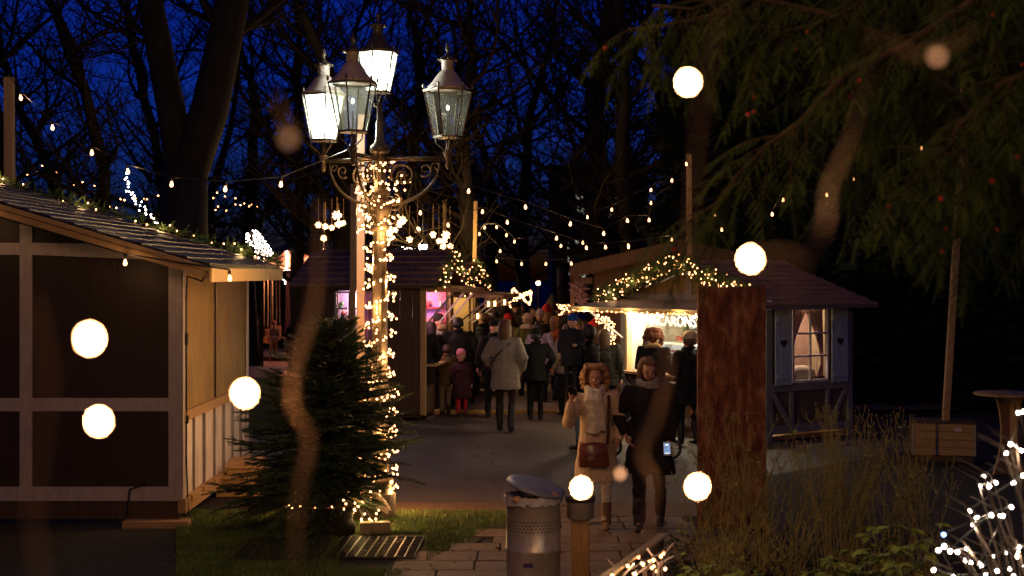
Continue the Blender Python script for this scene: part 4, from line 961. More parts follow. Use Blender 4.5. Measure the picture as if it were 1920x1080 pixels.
def hut2_extras():
    t = h2; f = MB(); wm = mat('pale_window_frame', (.45, .38, .40), rough=.6); y0_, y1_, z0, z1 = .80, 1.56, 1.31, 2.19
    f.box(-.02, .035, y0_, y0_+.035, z0, z1); f.box(-.02, .035, y1_-.035, y1_, z0, z1); f.box(-.02, .035, y0_+.035, y1_-.035, z0, z0+.03); f.box(-.02, .035, y0_+.035, y1_-.035, z1-.03, z1)
    for k in (1, 2):
        y = y0_+(y1_-y0_)*k/3; f.box(-.01, .03, y-.015, y+.015, z0+.03, z1-.03)
    for k in (1, 2):
        z = z0+(z1-z0)*k/3
        for j in range(3): f.box(-.009, .028, y0_+(y1_-y0_)*j/3+.036, y0_+(y1_-y0_)*(j+1)/3-.036, z-.015, z+.015)
    w_ = f.build('window', wm, t)
    bk = mat('lilac_backing', (.55, .36, .42), (.28, .20, .36), 3, rough=.8, lo=.45, hi=.55); MB().box(.30, .31, y0_-.1, y1_+.1, z0-.1, z1+.05).build('window_backing', bk, t)
    r = random.Random(31)
    for i in range(16):
        y = r.uniform(y0_+.05, y1_-.05); z = r.uniform(z0+.08, z1-.1); c = r.choice([(.3, .05, .05), (.06, .05, .05), (.1, .2, .08), (.6, .5, .5), (.1, .08, .2)])
        MB().ball((.16, y, z), (.03, r.uniform(.02, .045), r.uniform(.03, .07)), 7, 5).build('window_ornament', mat('orn_%d%d' % (int(c[0]*99), int(c[1]*99)), c, rough=.5), t, True)
    light('window_light', (.14, 1.18, 2.1), 18, (1, .72, .70), .03, t)
    # interior pink lit
    pk = mat('pink_display', (.80, .12, .26), (.36, .20, .70), 5, rough=.7, lo=.42, hi=.56, c3=(.8, .3, .4)); MB().box(.1, 2.3, 1.05, 1.07, .12, 2.3).build('display_wall', pk, t)
    MB().box(2.28, 2.30, .06, 1.04, .75, 2.25).build('display_end_wall', pk, t)
    for i, z in enumerate((1.15, 1.5, 1.85)): MB().box(2.10, 2.275, .10, 1.0, z, z+.02).build('display_shelf', mat('red_shelf', (.5, .04, .05)), t)
    r = random.Random(5)
    for i in range(22): MB().ball((2.18, r.uniform(.12, .95), 1.22+.35*(i % 3)), (.03, r.uniform(.02, .045), r.uniform(.03, .07)), 7, 5).build('display_trinket', mat('trinket%d' % (i % 4), [(.85, .8, .8), (.5, .05, .1), (.75, .6, .7), (.25, .2, .6)][i % 4], rough=.4), t, True)
    light('stall_light', (.6, .45, 2.05), 28, (1, .50, .55), .06, t); light('stall_light', (1.7, .45, 2.05), 18, (1, .62, .50), .06, t)
    MB().lathe([(.02, 0), (.07, .03), (.05, .09), (.03, .13), (.01, .22)], (.35, .15, 1.72), 10).build('hanging_lamp', emit('lamp_globe', (1, .75, .7), 10), t, True)
    for i, (x, z) in enumerate(((.3, 1.45), (.8, 1.6), (1.3, 1.5), (1.7, 1.6))): MB().ball((x, .5, z), (.07, .05, .08), 8, 5).build('hanging_ornament', mat('orn_w', (.8, .7, .7)), t, True)
hut2_extras()
Mw = Matrix.Translation(A2) @ Matrix.Rotation(ang2, 4, 'Z')
garland('fir_garland', 'lit fir garland with pale baubles on the gable of the nearer brown stall', [Mw @ Vector(p) for p in ((-.22, -.30, 2.28), (1.21, -.30, 2.85), (2.64, -.30, 2.28))], .10, 60, 14, 130, glow=2)
A3 = Vector((-1.14, 27.2, 0)); h3 = brown_hut(A3, ang2, 2.4, 2.1, 2.18, 2.62, 'second brown stall half hidden behind the first, with hanging lanterns under its awning', None, .95, 9)
Mw3 = Matrix.Translation(A3) @ Matrix.Rotation(ang2, 4, 'Z')
garland('fir_garland', 'lit fir garland on the gable of the farther brown stall', [Mw3 @ Vector(p) for p in ((-.2, -.30, 2.12), (1.2, -.30, 2.72), (2.6, -.30, 2.12))], .10, 50, 8, 120, glow=1)
MB().box(.1, 2.3, 1.3, 1.32, .12, 2.2).build('back_wall_panel', M_ochre, h3); MB().box(2.26, 2.28, .06, 1.25, .7, 2.1).build('end_wall_panel', M_ochre, h3)
light('stall_light', (.8, .4, 1.95), 16, (1, .68, .36), .05, h3); light('stall_light', (1.8, .4, 1.95), 16, (1, .68, .36), .05, h3)
lf = ['wooden lantern hanging nearest under the second brown stall awning', 'middle wooden lantern hanging under the second brown stall awning', 'farthest wooden lantern hanging under the second brown stall awning', 'outermost lantern with a fairy light wreath near the awning tip']
for i, (x, y, z) in enumerate(((.25, -.45, 1.72), (.5, -.62, 1.95), (.8, -.7, 1.95), (1.1, -.85, 1.97))):
    l = thing('hanging_lantern', lf[i], 'lantern', Mw3 @ Vector((x, y, z)), .4, 'lanterns under the stall awning')
    b = MB(); [b.bar((sx*.05, sy*.05, -.10), (sx*.05, sy*.05, .06), .01) for sx in (-1, 1) for sy in (-1, 1)]; b.box(-.06, .06, -.06, .06, -.115, -.10); b.prism([(-.07, .06), (.07, .06), (0, .12)], -.06, .06); b.tube([(0, 0, .11), (0, 0, .2)], .004, 4); b.build('cage', M_rawwood, l)
    MB().tube([(0, 0, -.1), (0, 0, -.0)], .022, 8).build('candle', emit('candle_glow', (1, .55, .2), 4), l)
# ---------- wooden chalet behind ----------
def chalet():
    A = Vector((1.58, 27.4, 0)); t = thing('wooden_chalet', 'tall varnished board chalet with scalloped verge behind the macaron stall', 'chalet', A, R(-5))
    W = 3.3; D = 3; ze = 2.70; zr = 3.08
    b = MB(); n = 24
    tp = lambda x: ze+(zr-ze)*min(x, W-x)/(W/2)
    for i in range(n):
        x0 = W*i/n+.003; x1 = W*(i+1)/n-.003; b.prism([(x0, .1), (x1, .1), (x1, tp(x1)), (x0, tp(x0))], 0, .03)
    b.box(0, .03, .03, D, .1, ze); b.box(W-.03, W, .03, D, .1, ze); b.box(.03, W-.03, D-.03, D, .1, ze); b.build('board_walls', M_chalet, t)
    b = MB(); s = (zr-ze)/(W/2)
    for a, sg in ((0, -1), (W, 1)):
        xe = a+sg*.45; b.prism([(xe, ze-.45*s), (W/2, zr), (W/2, zr+.05), (xe, ze-.45*s+.05)][::1], -.45, D+.3)
    b.build('roof', M_darkwood, t)
    b = MB(); n = 44
    for i in range(n):
        x0 = -.45+(W+.9)*i/n; x1 = -.45+(W+.9)*(i+1)/n; z0 = tp(max(x0, 0)) if x0 > 0 and x0 < W else ze+s*(x0 if x0 < 0 else W-x0); xm = (x0+x1)/2; zm = ze+s*(min(xm, W-xm))
        b.prism([(x0, zm+.06), (x0, zm-.16), (xm-.03, zm-.21), (xm+.03, zm-.21), (x1, zm-.16), (x1, zm+.06)], -.475, -.455)
    b.build('scalloped_verge', M_chalet, t)
    b = MB(); b.box(-.44, -.36, -.42, -.34, .1, 2.45); b.box(-.44, -.02, -.42, -.38, 2.3, 2.42); b.build('porch_post', M_chalet, t)
    pn = thing('paper_notice', 'white paper notice pinned on the chalet wall below the macaron awning', 'notice', A, R(-5))
    MB().box(.10, .32, -.012, -.004, 1.86, 2.02).build('sheet_of_paper', mat('white_plate', (.7, .68, .66)), pn)
    for i, (px, py, s_, lb) in enumerate(((1085, 541, .22, 'upper pointed paper star hanging at the left corner of the chalet'), (1090, 560, .17, 'lower smaller paper star hanging just above the macaron awning'))):
        st = thing('paper_star', lb, 'paper star', P(px, py, 25.9), 0, 'pointed paper stars'); b = MB(); r = random.Random(i)
        for k in range(17):
            ph = math.acos(1-2*(k+.5)/17); th = math.pi*(1+5**.5)*k; d = Vector((math.cos(th)*math.sin(ph), math.sin(th)*math.sin(ph), math.cos(ph))); b.tube([d*.02, d*s_*.3, d*s_], [.0, .045, .001] if 0 else [.02, .04, .002], 4)
        b.build('points', mat('pinkish_paper', (.42, .24, .20), rough=.8), st); MB().tube([(0, 0, 0), (0, 0, .5)], .003, 3).build('cord', M_cable, st)
chalet()
light('porch_light', P(1100, 640, 25.5), 3, (1, .62, .3), .05)
# ================= FESTOONS =================
def festoon(label, pts, light_every=0, me=BM_fest, power=1.2, cable_ends=True):
    """pts: (px,py,d) of bulbs; the cable sags through them"""
    W_ = [P(*p) for p in pts]; o = W_[0]; t = thing('festoon_string', label, 'string lights', o, 0, 'festoon strings of warm bulbs over the market')
    q = [w-o+Vector((0, 0, .045)) for w in W_]; MB().tube(q, .006, 4).build('cable', M_blackplastic, t)
    inner = [w-o for w in W_[1:-1]] if cable_ends else [w-o for w in W_]
    put_bulbs(t, inner, me)
    if light_every:
        for w in inner[::light_every]: light('bulb_light', w-Vector((0, 0, .09)), power, (1, .6, .28), .03, t)
def fs(pts, d0, d1): n = len(pts)-1; return [(x, y, d0+(d1-d0)*i/n) for i, (x, y) in enumerate(pts)]
festoon('festoon of seven warm bulbs from the left pole down to the lamp post', fs([(18, 150), (38, 178), (98, 234), (172, 281), (239, 316), (322, 340), (423, 349), (527, 340), (650, 290)], 16, 14.7), 3)
festoon('festoon running from the lamp post past the thin pole to the chalet corner', fs([(725, 335), (788, 395), (840, 418), (905, 393), (951, 413), (1044, 443), (1099, 461), (1135, 460), (1178, 457), (1260, 446), (1292, 420)], 20, 25), 4)
festoon('festoon dropping from the thin pole toward the office windows', fs([(892, 380), (899, 436), (909, 424), (931, 423), (950, 438), (965, 450), (1052, 458), (1093, 452), (1101, 404), (1147, 390), (1221, 353), (1260, 335), (1292, 292)], 30, 25), 4)
festoon('festoon crossing in front of the tall straight trunk', fs([(720, 310), (879, 354), (985, 384), (1070, 416), (1132, 434), (1176, 410), (1217, 409), (1220, 377), (1292, 330)], 18, 25))
festoon('lowest festoon, hanging just above the bow-shaped light figure', fs([(892, 420), (938, 468), (931, 487), (978, 492), (1024, 492), (1071, 491), (1178, 460), (1292, 440)], 30, 25))
festoon('festoon of scattered bulbs crossing the dark yew at the right', fs([(1292, 292), (1287, 304), (1341, 400), (1353, 427), (1448, 398), (1469, 371), (1550, 361), (1600, 332), (1727, 274), (1800, 300)], 25, 19), 3)
for lb, pl_, d in (('dotted arc of tiny lights rising to a point at the far left', [(30, 352), (45, 330), (75, 312), (110, 328), (150, 345), (200, 362), (262, 378)], 34),
                ('second dotted line of tiny lights under the far left arc', [(60, 335), (82, 318), (100, 345), (130, 352), (160, 367), (200, 382), (300, 372)], 36),
                ('slanting dense strand of tiny lights behind the left hut roof', [(236, 318), (240, 345), (248, 365), (272, 395), (298, 420)], 30),
                ('faint cluster of tiny lights right of the forked tree', [(388, 395), (395, 372), (412, 358), (432, 375), (470, 385), (488, 400)], 42),
                ('faint dotted line of tiny lights above the carousel', [(388, 402), (405, 390), (425, 392), (450, 378), (480, 384)], 44),
                ('small lit arch of tiny lights behind the ridge of the brown stall', [(734, 474), (748, 468), (765, 465), (782, 470)], 40)):
    W_ = [P(x, y, d) for x, y in pl_]; t = thing('fairy_light_strand', lb, 'string lights', W_[0]); q = [w-W_[0] for w in W_]; MB().tube(q, .004, 3).build('cable', M_cable, t)
    dense = 'dense' in lb or 'arch' in lb
    b_ = along(q, .075 if dense else .24, .045 if dense else .10)+(along(q, .1, .07) if dense else [])
    put_bulbs(t, b_, BM_far if not dense else BM_farw)
t = thing('festoon_string', 'added unseen festoon high over the path close to the viewer, lighting the foreground', 'string lights', (3.2, -2.5, 5.0), 0, 'festoon strings of warm bulbs over the market')  # added string, out of view, put in to brighten the foreground
q = [v-Vector((3.2, -2.5, 5.0)) for v in sagline((3.2, -2.5, 5.0), (-1.9, 9.5, 5.4), 11, .35)]; MB().tube([v+Vector((0, 0, .045)) for v in q], .006, 4).build('cable', M_blackplastic, t); put_bulbs(t, q[1:-1], BM_fest)
for v in q[1:-1]: light('bulb_light', v-Vector((0, 0, .09)), 42, (1, .52, .20), .03, t)
# hanging star lights
stars = [(632, 404, 1.5), (635, 420, 1.2), (597, 422, 1), (610, 425, 1), (622, 427, .9), (644, 418, .8), (607, 447, 1), (669, 397, .9), (690, 408, 1.2), (728, 432, 1.6), (755, 413, 1.3), (749, 421, 1), (741, 431, .9), (768, 449, 1), (783, 431, 1), (812, 440, 1), (836, 441, 1.4), (823, 452, .9), (833, 451, 1), (831, 462, 1), (844, 462, 1), (607, 470, .6)]
def star_mesh():
    b = MB(); r = random.Random(3)
    for k in range(14):
        ph = math.acos(1-2*(k+.5)/14); th = math.pi*(1+5**.5)*k; d = Vector((math.cos(th)*math.sin(ph), math.sin(th)*math.sin(ph), math.cos(ph))); b.tube([d*.015, d*.05, d*.09], [.018, .024, .010], 4)
    return b.mesh('star_body', emit('star_glow', (1, .50, .20), 5, True))
SM = star_mesh()
loc_words = ['topmost big star lamp left of the pale timber poles', 'big star lamp just below the topmost one on the left', 'leftmost star lamp over the carousel side', 'second star lamp from the left in the left cluster', 'third star lamp from the left in the left cluster', 'small star lamp closest to the second pale pole on its left', 'lone star lamp hanging lower under the left cluster', 'star lamp glowing between the two pale poles', 'star lamp close to the lamp post on its left side', 'largest star lamp immediately right of the lamp post', 'upper big star lamp right of the lamp post', 'star lamp touching the upper big one on its lower left', 'star lamp between the lamp post and the upper big star', 'single star lamp hanging low on a long cord over the brown roof', 'single star lamp above the bright white lantern', 'star lamp halfway between white lantern and right cluster', 'largest star lamp of the right cluster', 'small star lamp on the left of the right cluster', 'middle star lamp of the right cluster', 'lowest star lamp of the right cluster', 'rightmost star lamp right above the garlanded gable', 'dim lowest star lamp under the left cluster']
for i, (x, y, s_) in enumerate(stars):
    t = thing('star_lamp', 'glowing warm '+loc_words[i], 'star lamp', P(x, y, 31+(i % 3)*.5), 0, 'warm star lamps hanging in the trees'); o = link('star_body', SM, t); o.scale = (s_*.82,)*3; o.rotation_euler = (i, i*2, i*.7)
    h = (y-385)/F*31+rnd.uniform(.0, .2); MB().tube([(0, 0, .05), (0, 0, max(.2, h))], .006, 3).build('cord', mat('pale_cord', (.3, .2, .12)), t)
light('star_light', P(630, 425, 30.3), 45, (1, .62, .22), .15); light('star_light', P(745, 430, 30), 55, (1, .62, .22), .15); light('star_light', P(832, 450, 30), 70, (1, .62, .22), .15)
t = thing('white_lantern', 'bright white square lantern glowing above the shingled roof', 'lantern', P(793, 467, 29)); MB().loft([(0, 0, -.09, .06, .06), (0, 0, .09, .085, .085)], 6).build('glowing_body', emit('white_lantern_glow', (1, .95, .85), 12, True), t); MB().lathe([(.1, .09), (.03, .15), (.01, .2)], n=8).build('cap', M_iron, t); MB().tube([(0, 0, .2), (0, 0, .9)], .006, 3).build('cord', M_cable, t)
# light figures
def figure(name, label, segs, d, step, me, cat='light figure', jit=.015, post=None, hang=None):
    pts = [[P(x, y, d) for x, y in s_] for s_ in segs]; o = pts[0][0].copy(); t = thing(name, label, cat, o); b = MB(); bl = []
    for s_ in pts: q = [p-o for p in s_]; b.tube(q, .008, 4); bl += along(q, step, jit)
    if post: q = P(*post, d)-o; b.tube([q, Vector((q.x, q.y, -o.z-.05))], .02, 5)
    b.build('wire_frame', M_cable, t); put_bulbs(t, bl, me); return t
bow = [[(962, 539), (975, 552), (992, 570)], [(962, 556), (978, 553), (996, 543)], [(996, 543), (996, 558), (992, 570)], [(962, 539), (960, 550)], [(964, 541), (979, 555), (994, 571)], [(962, 559), (979, 556), (997, 546)]]
figure('bow_light_figure', 'big bow-shaped light figure of dense warm bulbs above the crowd', bow, 37, .032, BM_far, post=(978, 556))
t = thing('far_hedge', 'long dark clipped hedge behind the carousel', 'hedge', (P(380, 600, 66).x, 66, -.95)); tv = np.array([(0, -.05, 0), (.30, 0, .02), (0, .05, 0), (.12, -.16, -.02), (.12, .16, -.02)]); r_ = random.Random(4); V, Fc = scatter(tv, np.array([(0, 1, 2), (0, 3, 1), (2, 1, 4)]), [frame((r_.uniform(0, 7.5), r_.uniform(-.6, .6), r_.uniform(0, 3.6)), (r_.uniform(-1, 1), -1, r_.uniform(-1, 1)), r_.uniform(-1, 1), r_.uniform(.8, 1.4)) for _ in range(3800)]); link('leaves', np_mesh('leaves', V, Fc, M_conifer), t); MB().box(0, 7.5, -.25, .25, 0, 3.3).build('inner_branches', M_conifer, t)
bush = [[(952, 572), (958, 566), (965, 562)], [(952, 575), (960, 572), (970, 568)], [(955, 578), (964, 576), (972, 566)], [(958, 563), (962, 574)], [(966, 560), (970, 572)]]
figure('lit_bush', 'small bush covered in warm lights below the bow-shaped figure', bush, 36.5, .05, BM_far, 'lit bush', .04, post=(962, 576))
def cloud(name, label, outline, d, n, me, seed, cat, post=None):
    r = random.Random(seed); xs = [p[0] for p in outline]; ys = [p[1] for p in outline]
    def inside(x, y):
        c = False; j = len(outline)-1
        for i in range(len(outline)):
            (xi, yi), (xj, yj) = outline[i], outline[j]
            if (yi > y) != (yj > y) and x < (xj-xi)*(y-yi)/(yj-yi)+xi: c = not c
            j = i
        return c
    o = P(sum(xs)/len(xs), sum(ys)/len(ys), d); t = thing(name, label, cat, o); bl = []
    while len(bl) < n:
        x, y = r.uniform(min(xs), max(xs)), r.uniform(min(ys), max(ys))
        if inside(x, y): bl.append(P(x, y, d+r.uniform(-.15, .15))-o)
    b = MB(); bl.sort(key=lambda q: q.z); b.tube(bl, .004, 3, False)
    if post: q = P(*post, d)-o; b.tube([q, Vector((q.x, q.y, -o.z))], .03, 6)
    b.build('twigs', M_twig, t); put_bulbs(t, bl, me); return t
cloud('lit_tree_figure', 'dense leaf-shaped bunch of white lights above the left hut roof corner', [(458, 440), (478, 428), (492, 438), (500, 455), (514, 472), (508, 480), (492, 468), (478, 466), (464, 455)], 40, 150, BM_farw, 3, 'lit tree', post=(488, 462))
cloud('lit_bush', 'white lights trailing down to the left hut garland', [(478, 470), (500, 468), (508, 482), (486, 484)], 38, 35, BM_farw, 4, 'lit bush', post=(492, 480))
cloud('lit_tree_figure', 'cascade of white lights narrowing downward behind the carousel seats', [(527, 517), (542, 524), (560, 522), (572, 532), (556, 545), (552, 566), (545, 572), (538, 545)], 58, 130, BM_farw, 5, 'lit tree', post=(545, 570))
cloud('lit_bush', 'wicker-like bush of warm lights left of the macaron stall post', [(1118, 588), (1138, 590), (1152, 606), (1155, 640), (1146, 652), (1140, 625), (1130, 606), (1117, 604)], 24.6, 120, BM_fairy, 6, 'lit bush', post=(1148, 640))
cloud('lit_bush', 'strand of warm lights left of the awning tip', [(1041, 570), (1060, 569), (1075, 574), (1076, 582), (1062, 580), (1050, 592), (1046, 588), (1050, 578)], 27, 60, BM_fairy, 8, 'lit bush', post=(1050, 588))
light('bush_light', P(1140, 620, 24.3), 2.2, (1, .6, .25), .08); light('bush_light', P(968, 560, 36), 6, (1, .7, .4), .1)
# red cushion-like hat
t = thing('red_santa_hat', 'large red plush hat hung beside the lit bush', 'plush hat', P(1110, 612, 25.2)); MB().tube([(-.16, 0, -.12), (-.04, 0, -.02), (.06, 0, .10), (.07, 0, .20)], [(.16, .08), (.17, .08), (.10, .05), (.01, .01)], 10).build('plush', mat('red_plush', (.60, .02, .02), rough=.9), t, True); MB().tube([(.0, 0, -.15), (-.01, 0, -1.5)], .012, 4).build('stand', M_cable, t)
# far street lamp, building
t = thing('far_street_lamp', 'single distant street lamp with a round warm globe behind the crowd', 'street lamp', (P(1009, 530, 62).x, 62, 0)); z = P(1009, 531, 62).z; MB().tube([(0, 0, 0), (0, 0, z-.1)], .05, 6).build('post', M_iron, t); MB().ball((0, 0, z), .085, 8, 6).build('globe', emit('far_lamp_glow', (1, .78, .5), 14), t, True)
def office():
    d = 88; a = P(1035, 500, d); b_ = P(1215, 500, d); W = b_.x-a.x; t = thing('office_building', 'distant dark block with a few pale lit windows behind the bare trees', 'building', (a.x, d, 0)); Hh = 9
    MB().box(0, W, 0, 8, 0, Hh).build('wall', mat('dark_facade', (.05, .055, .07), (.04, .045, .06), 3, rough=.9), t)
    MB().box(-.15, W+.15, -.15, 8.15, Hh, Hh+.2).build('roof', mat('dark_roof', (.03, .03, .035)), t)
    lit = [(1083, 368), (1093, 370), (1085, 392), (1092, 396), (1156, 366), (1181, 368), (1144, 402), (1178, 426), (1194, 428), (1204, 425), (1064, 461), (1082, 452), (1102, 459), (1190, 458), (1064, 486), (1070, 516), (1088, 511), (1094, 520)]
    on = emit('lit_office_window', (.85, .85, .7), .22)
    for x, y in lit:
        q = P(x, y, d); 
        if q.z < Hh-.3: w_ = MB().box(q.x-a.x-.13, q.x-a.x+.13, -.04, -.002, q.z-.2, q.z+.2).build('window', mat('window_trim', (.1, .1, .11)), t); MB().box(q.x-a.x-.10, q.x-a.x+.10, -.05, -.041, q.z-.17, q.z+.17).build('pane', on, w_)
office()
# ================= CAROUSEL =================
def carousel():
    d = 55; c = Vector((P(556, 500, d).x, d, -.75)); t = thing('carousel', 'chair carousel with a lit red and cream canopy rim behind the huts', 'carousel', c); Rr = 2.25; z0 = 3.40; 
    MB().lathe([(Rr+.3, .0), (Rr+.3, .15), (Rr+.1, .18), (0.02, .2)], n=32).build('platform', M_darkwood, t)
    MB().lathe([(.55, .2), (.5, .3), (.4, z0), (.42, z0+.4), (.2, z0+1)], n=10).build('centre_column', mat('painted_dark_red', (.05, .012, .01), rough=.6), t)
    b = MB(); n = 16; cream = mat('cream_painted_panels', (.55, .36, .22), (.28, .07, .04), 5, rough=.6, lo=.45, hi=.6)
    for i in range(n):
        a0 = 2*math.pi*i/n; a1 = 2*math.pi*(i+1)/n
        for k in range(4):
            f0, f1 = k/4, (k+1)/4; s_ = lambda f: .42+.30*(abs(2*f-1)**1.4)
            A0 = a0+(a1-a0)*f0; A1 = a0+(a1-a0)*f1
            b.quad((Rr*math.cos(A0), Rr*math.sin(A0), z0), (Rr*math.cos(A1), Rr*math.sin(A1), z0), ((Rr+.08)*math.cos(A1), (Rr+.08)*math.sin(A1), z0+s_(f1)), ((Rr+.08)*math.cos(A0), (Rr+.08)*math.sin(A0), z0+s_(f0)))
    ob = b.build('rim_panels', cream, t); sm = ob.modifiers.new('solid', 'SOLIDIFY'); sm.thickness = .04
    MB().lathe([(Rr-.05, z0+.3), (.3, z0+1.0), (.05, z0+1.4)], n=24).build('canopy', mat('green_canopy', (.10, .22, .07), (.30, .04, .03), 2, rough=.7), t)
    bl = [Vector(((Rr+.1)*math.cos(2*math.pi*i/96), (Rr+.1)*math.sin(2*math.pi*i/96), z0-.03)) for i in range(96) if math.sin(2*math.pi*i/96) < .25]
    for a in (-1.57, -1.18, -.79, -.35, 0, -1.96, -2.35): bl += [Vector(((Rr+.13)*math.cos(a), (Rr+.13)*math.sin(a), z0+k*.085)) for k in range(9)]
    put_bulbs(t, bl, bulb_mesh('carousel_bulb', emit('pinkish_bulb_glow', (1, .50, .34), 12), .045, False), cap=99)
    for a in (-1.2, -.4, -2.0): light('rim_light', ((Rr+.3)*math.cos(a), (Rr+.3)*math.sin(a), z0-.15), 60, (1, .50, .30), .1, t)
    for i in range(9):
        a = R(40*i-75); q = Vector((math.cos(a)*Rr*.9, math.sin(a)*Rr*.9, 0)); m = bpy.data.objects.new('swing_seat', None)
        s = bpy.data.objects.new('swing_seat', None); sc.collection.objects.link(s); s.parent = t; s.location = q; s.rotation_euler = (0, 0, a)
        b = MB(); [b.tube([(x, y, z0), (x*1.1, y*1.1, 1.1)], .014, 4) for x in (-.14, .14) for y in (-.18, .18)]; b.build('chains', mat('pale_chain', (.5, .3, .15)), s)
        b = MB(); b.box(-.2, .2, -.24, .24, .62, .68); b.box(-.22, -.18, -.24, .24, .68, 1.15); b.box(-.2, .2, -.25, -.21, .62, .95); b.box(-.2, .2, .21, .25, .62, .95); b.build('seat', mat('painted_seat', (.55, .28, .10), (.35, .06, .03), 6), s, bevel=.01)
        bpy.data.objects.remove(m)
    b = MB(); 
    for i in range(14): a = R(180+i*180/13); b.tube([((Rr+1.3)*math.cos(a), (Rr+1.3)*math.sin(a), 0), ((Rr+1.3)*math.cos(a), (Rr+1.3)*math.sin(a), .95)], .025, 5)
    b.tube([((Rr+1.3)*math.cos(R(180+i*180/13)), (Rr+1.3)*math.sin(R(180+i*180/13)), .92) for i in range(14)], .02, 5)
    b.build('railing', mat('pale_chain', (.5, .3, .15)), t)
carousel()

# ================= FOREGROUND BIN, ASHTRAY, RAIL =================
M_galv = mat('galvanised_bin', (.52, .46, .40), (.30, .26, .22), 5, (1, 1, .5), .36, .12, 30, metal=.55)
def bin_():
    c = Vector(((1000-960)*10.6/F, 10.6, 0)); t = thing('litter_bin', 'cylindrical galvanised litter bin with punched holes and a tilted blue lid', 'litter bin', c)
    n = 44; rr = .203; b = MB(); b.lathe([(rr, .02), (rr, .10), (rr+.006, .11), (rr, .12), (rr, .44), (rr+.006, .45), (rr, .46), (rr, .80), (rr+.008, .81), (rr+.008, .835), (rr-.012, .84), (rr-.015, .05)], n=n); b.build('drum', M_galv, t, True)
    h = MB(); dk = mat('dark_hole', (.008, .006, .005), rough=.9)
    for row in range(4):
        for k in range(n): a = 2*math.pi*(k+.5*(row % 2))/n; M = Matrix.Rotation(a, 4, 'Z') @ Matrix.Translation((rr+.0015, 0, .60+row*.024)) @ Matrix.Rotation(R(90), 4, 'Y'); h.add([M @ Vector((.0062*math.cos(q), .0062*math.sin(q), 0)) for q in [i*math.pi/4 for i in range(8)]], [tuple(range(8))])
    h.build('punched_holes', dk, t)
    M = Matrix.Translation((.02, 0, .905)) @ Matrix.Rotation(R(14), 4, 'Y') @ Matrix.Rotation(R(8), 4, 'X'); l = MB()
    for rg, z in ((.225, 0), (.23, .012), (.19, .032), (.10, .044), (.01, .048)): pass
    prof = [(.215, -.008), (.225, .0), (.225, .012), (.18, .028), (.10, .040), (.01, .045)]; l.lathe(prof, n=32); l.v = [tuple(M @ Vector(v)) for v in l.v]; l.build('lid', mat('blue_grey_lid', (.16, .17, .22), (.11, .12, .16), 8, rough=.5, metal=.2, bump=.15), t, True)
    b = MB(); r = random.Random(2)
    for _ in range(16): b.ball((r.uniform(-.13, .15), r.uniform(-.17, .05), r.uniform(.80, .875)), (r.uniform(.03, .06), .03, .03), 6, 4)
    b.build('rubbish', mat('crumpled_rubbish', (.45, .26, .14), (.20, .10, .05), 14, rough=.8), t)
    bg_ = MB(); pr = random.Random(5)
    for k in range(40): a = 2*math.pi*k/40; a2 = a+.2; r1 = rr+.012; bg_.quad((r1*math.cos(a), r1*math.sin(a), .845+pr.uniform(-.002, .012)), (r1*math.cos(a2), r1*math.sin(a2), .845+pr.uniform(-.002, .012)), (r1*1.02*math.cos(a2), r1*1.02*math.sin(a2), .80+pr.uniform(-.02, .01)), (r1*1.02*math.cos(a), r1*1.02*math.sin(a), .80+pr.uniform(-.02, .01)))
    bg_.build('bin_liner', mat('shiny_liner', (.35, .33, .33), rough=.25), t)
    s = MB(); 
    for k in range(6): a0 = R(-112+k*3.4); a1 = R(-112+(k+1)*3.4-.01); q = rr+.0025; s.quad((q*math.cos(a0), q*math.sin(a0), .345), (q*math.cos(a1), q*math.sin(a1), .345), (q*math.cos(a1), q*math.sin(a1), .375), (q*math.cos(a0), q*math.sin(a0), .375))
    s.build('sticker', mat('violet_sticker', (.06, .03, .16), rough=.4), t)
    MB().lathe([(rr-.02, 0), (rr-.02, .03)], n=24).build('foot_ring', M_iron, t)
    a = Vector(((1085-960)*10.6/F+.012, 10.62, 0)); t = thing('ashtray_post', 'round metal ashtray mounted on a wooden post beside the bin', 'ashtray', a)
    MB().box(-.068, .068, -.05, .05, -.02, .66).build('post', mat('brown_varnished_post', (.30, .17, .06), (.22, .12, .04), 6, (5, 5, .5), .55, .2), t, bevel=.008)
    MB().lathe([(.085, .665), (.102, .675), (.104, .80), (.110, .81), (.110, .838), (.098, .84), (.09, .80)], n=28).build('bowl', M_galv, t, True)
    MB().lathe([(.112, .800), (.113, .842), (.10, .845)], n=28).build('dark_band', mat('dark_band', (.05, .035, .028), rough=.5), t, True)
bin_()
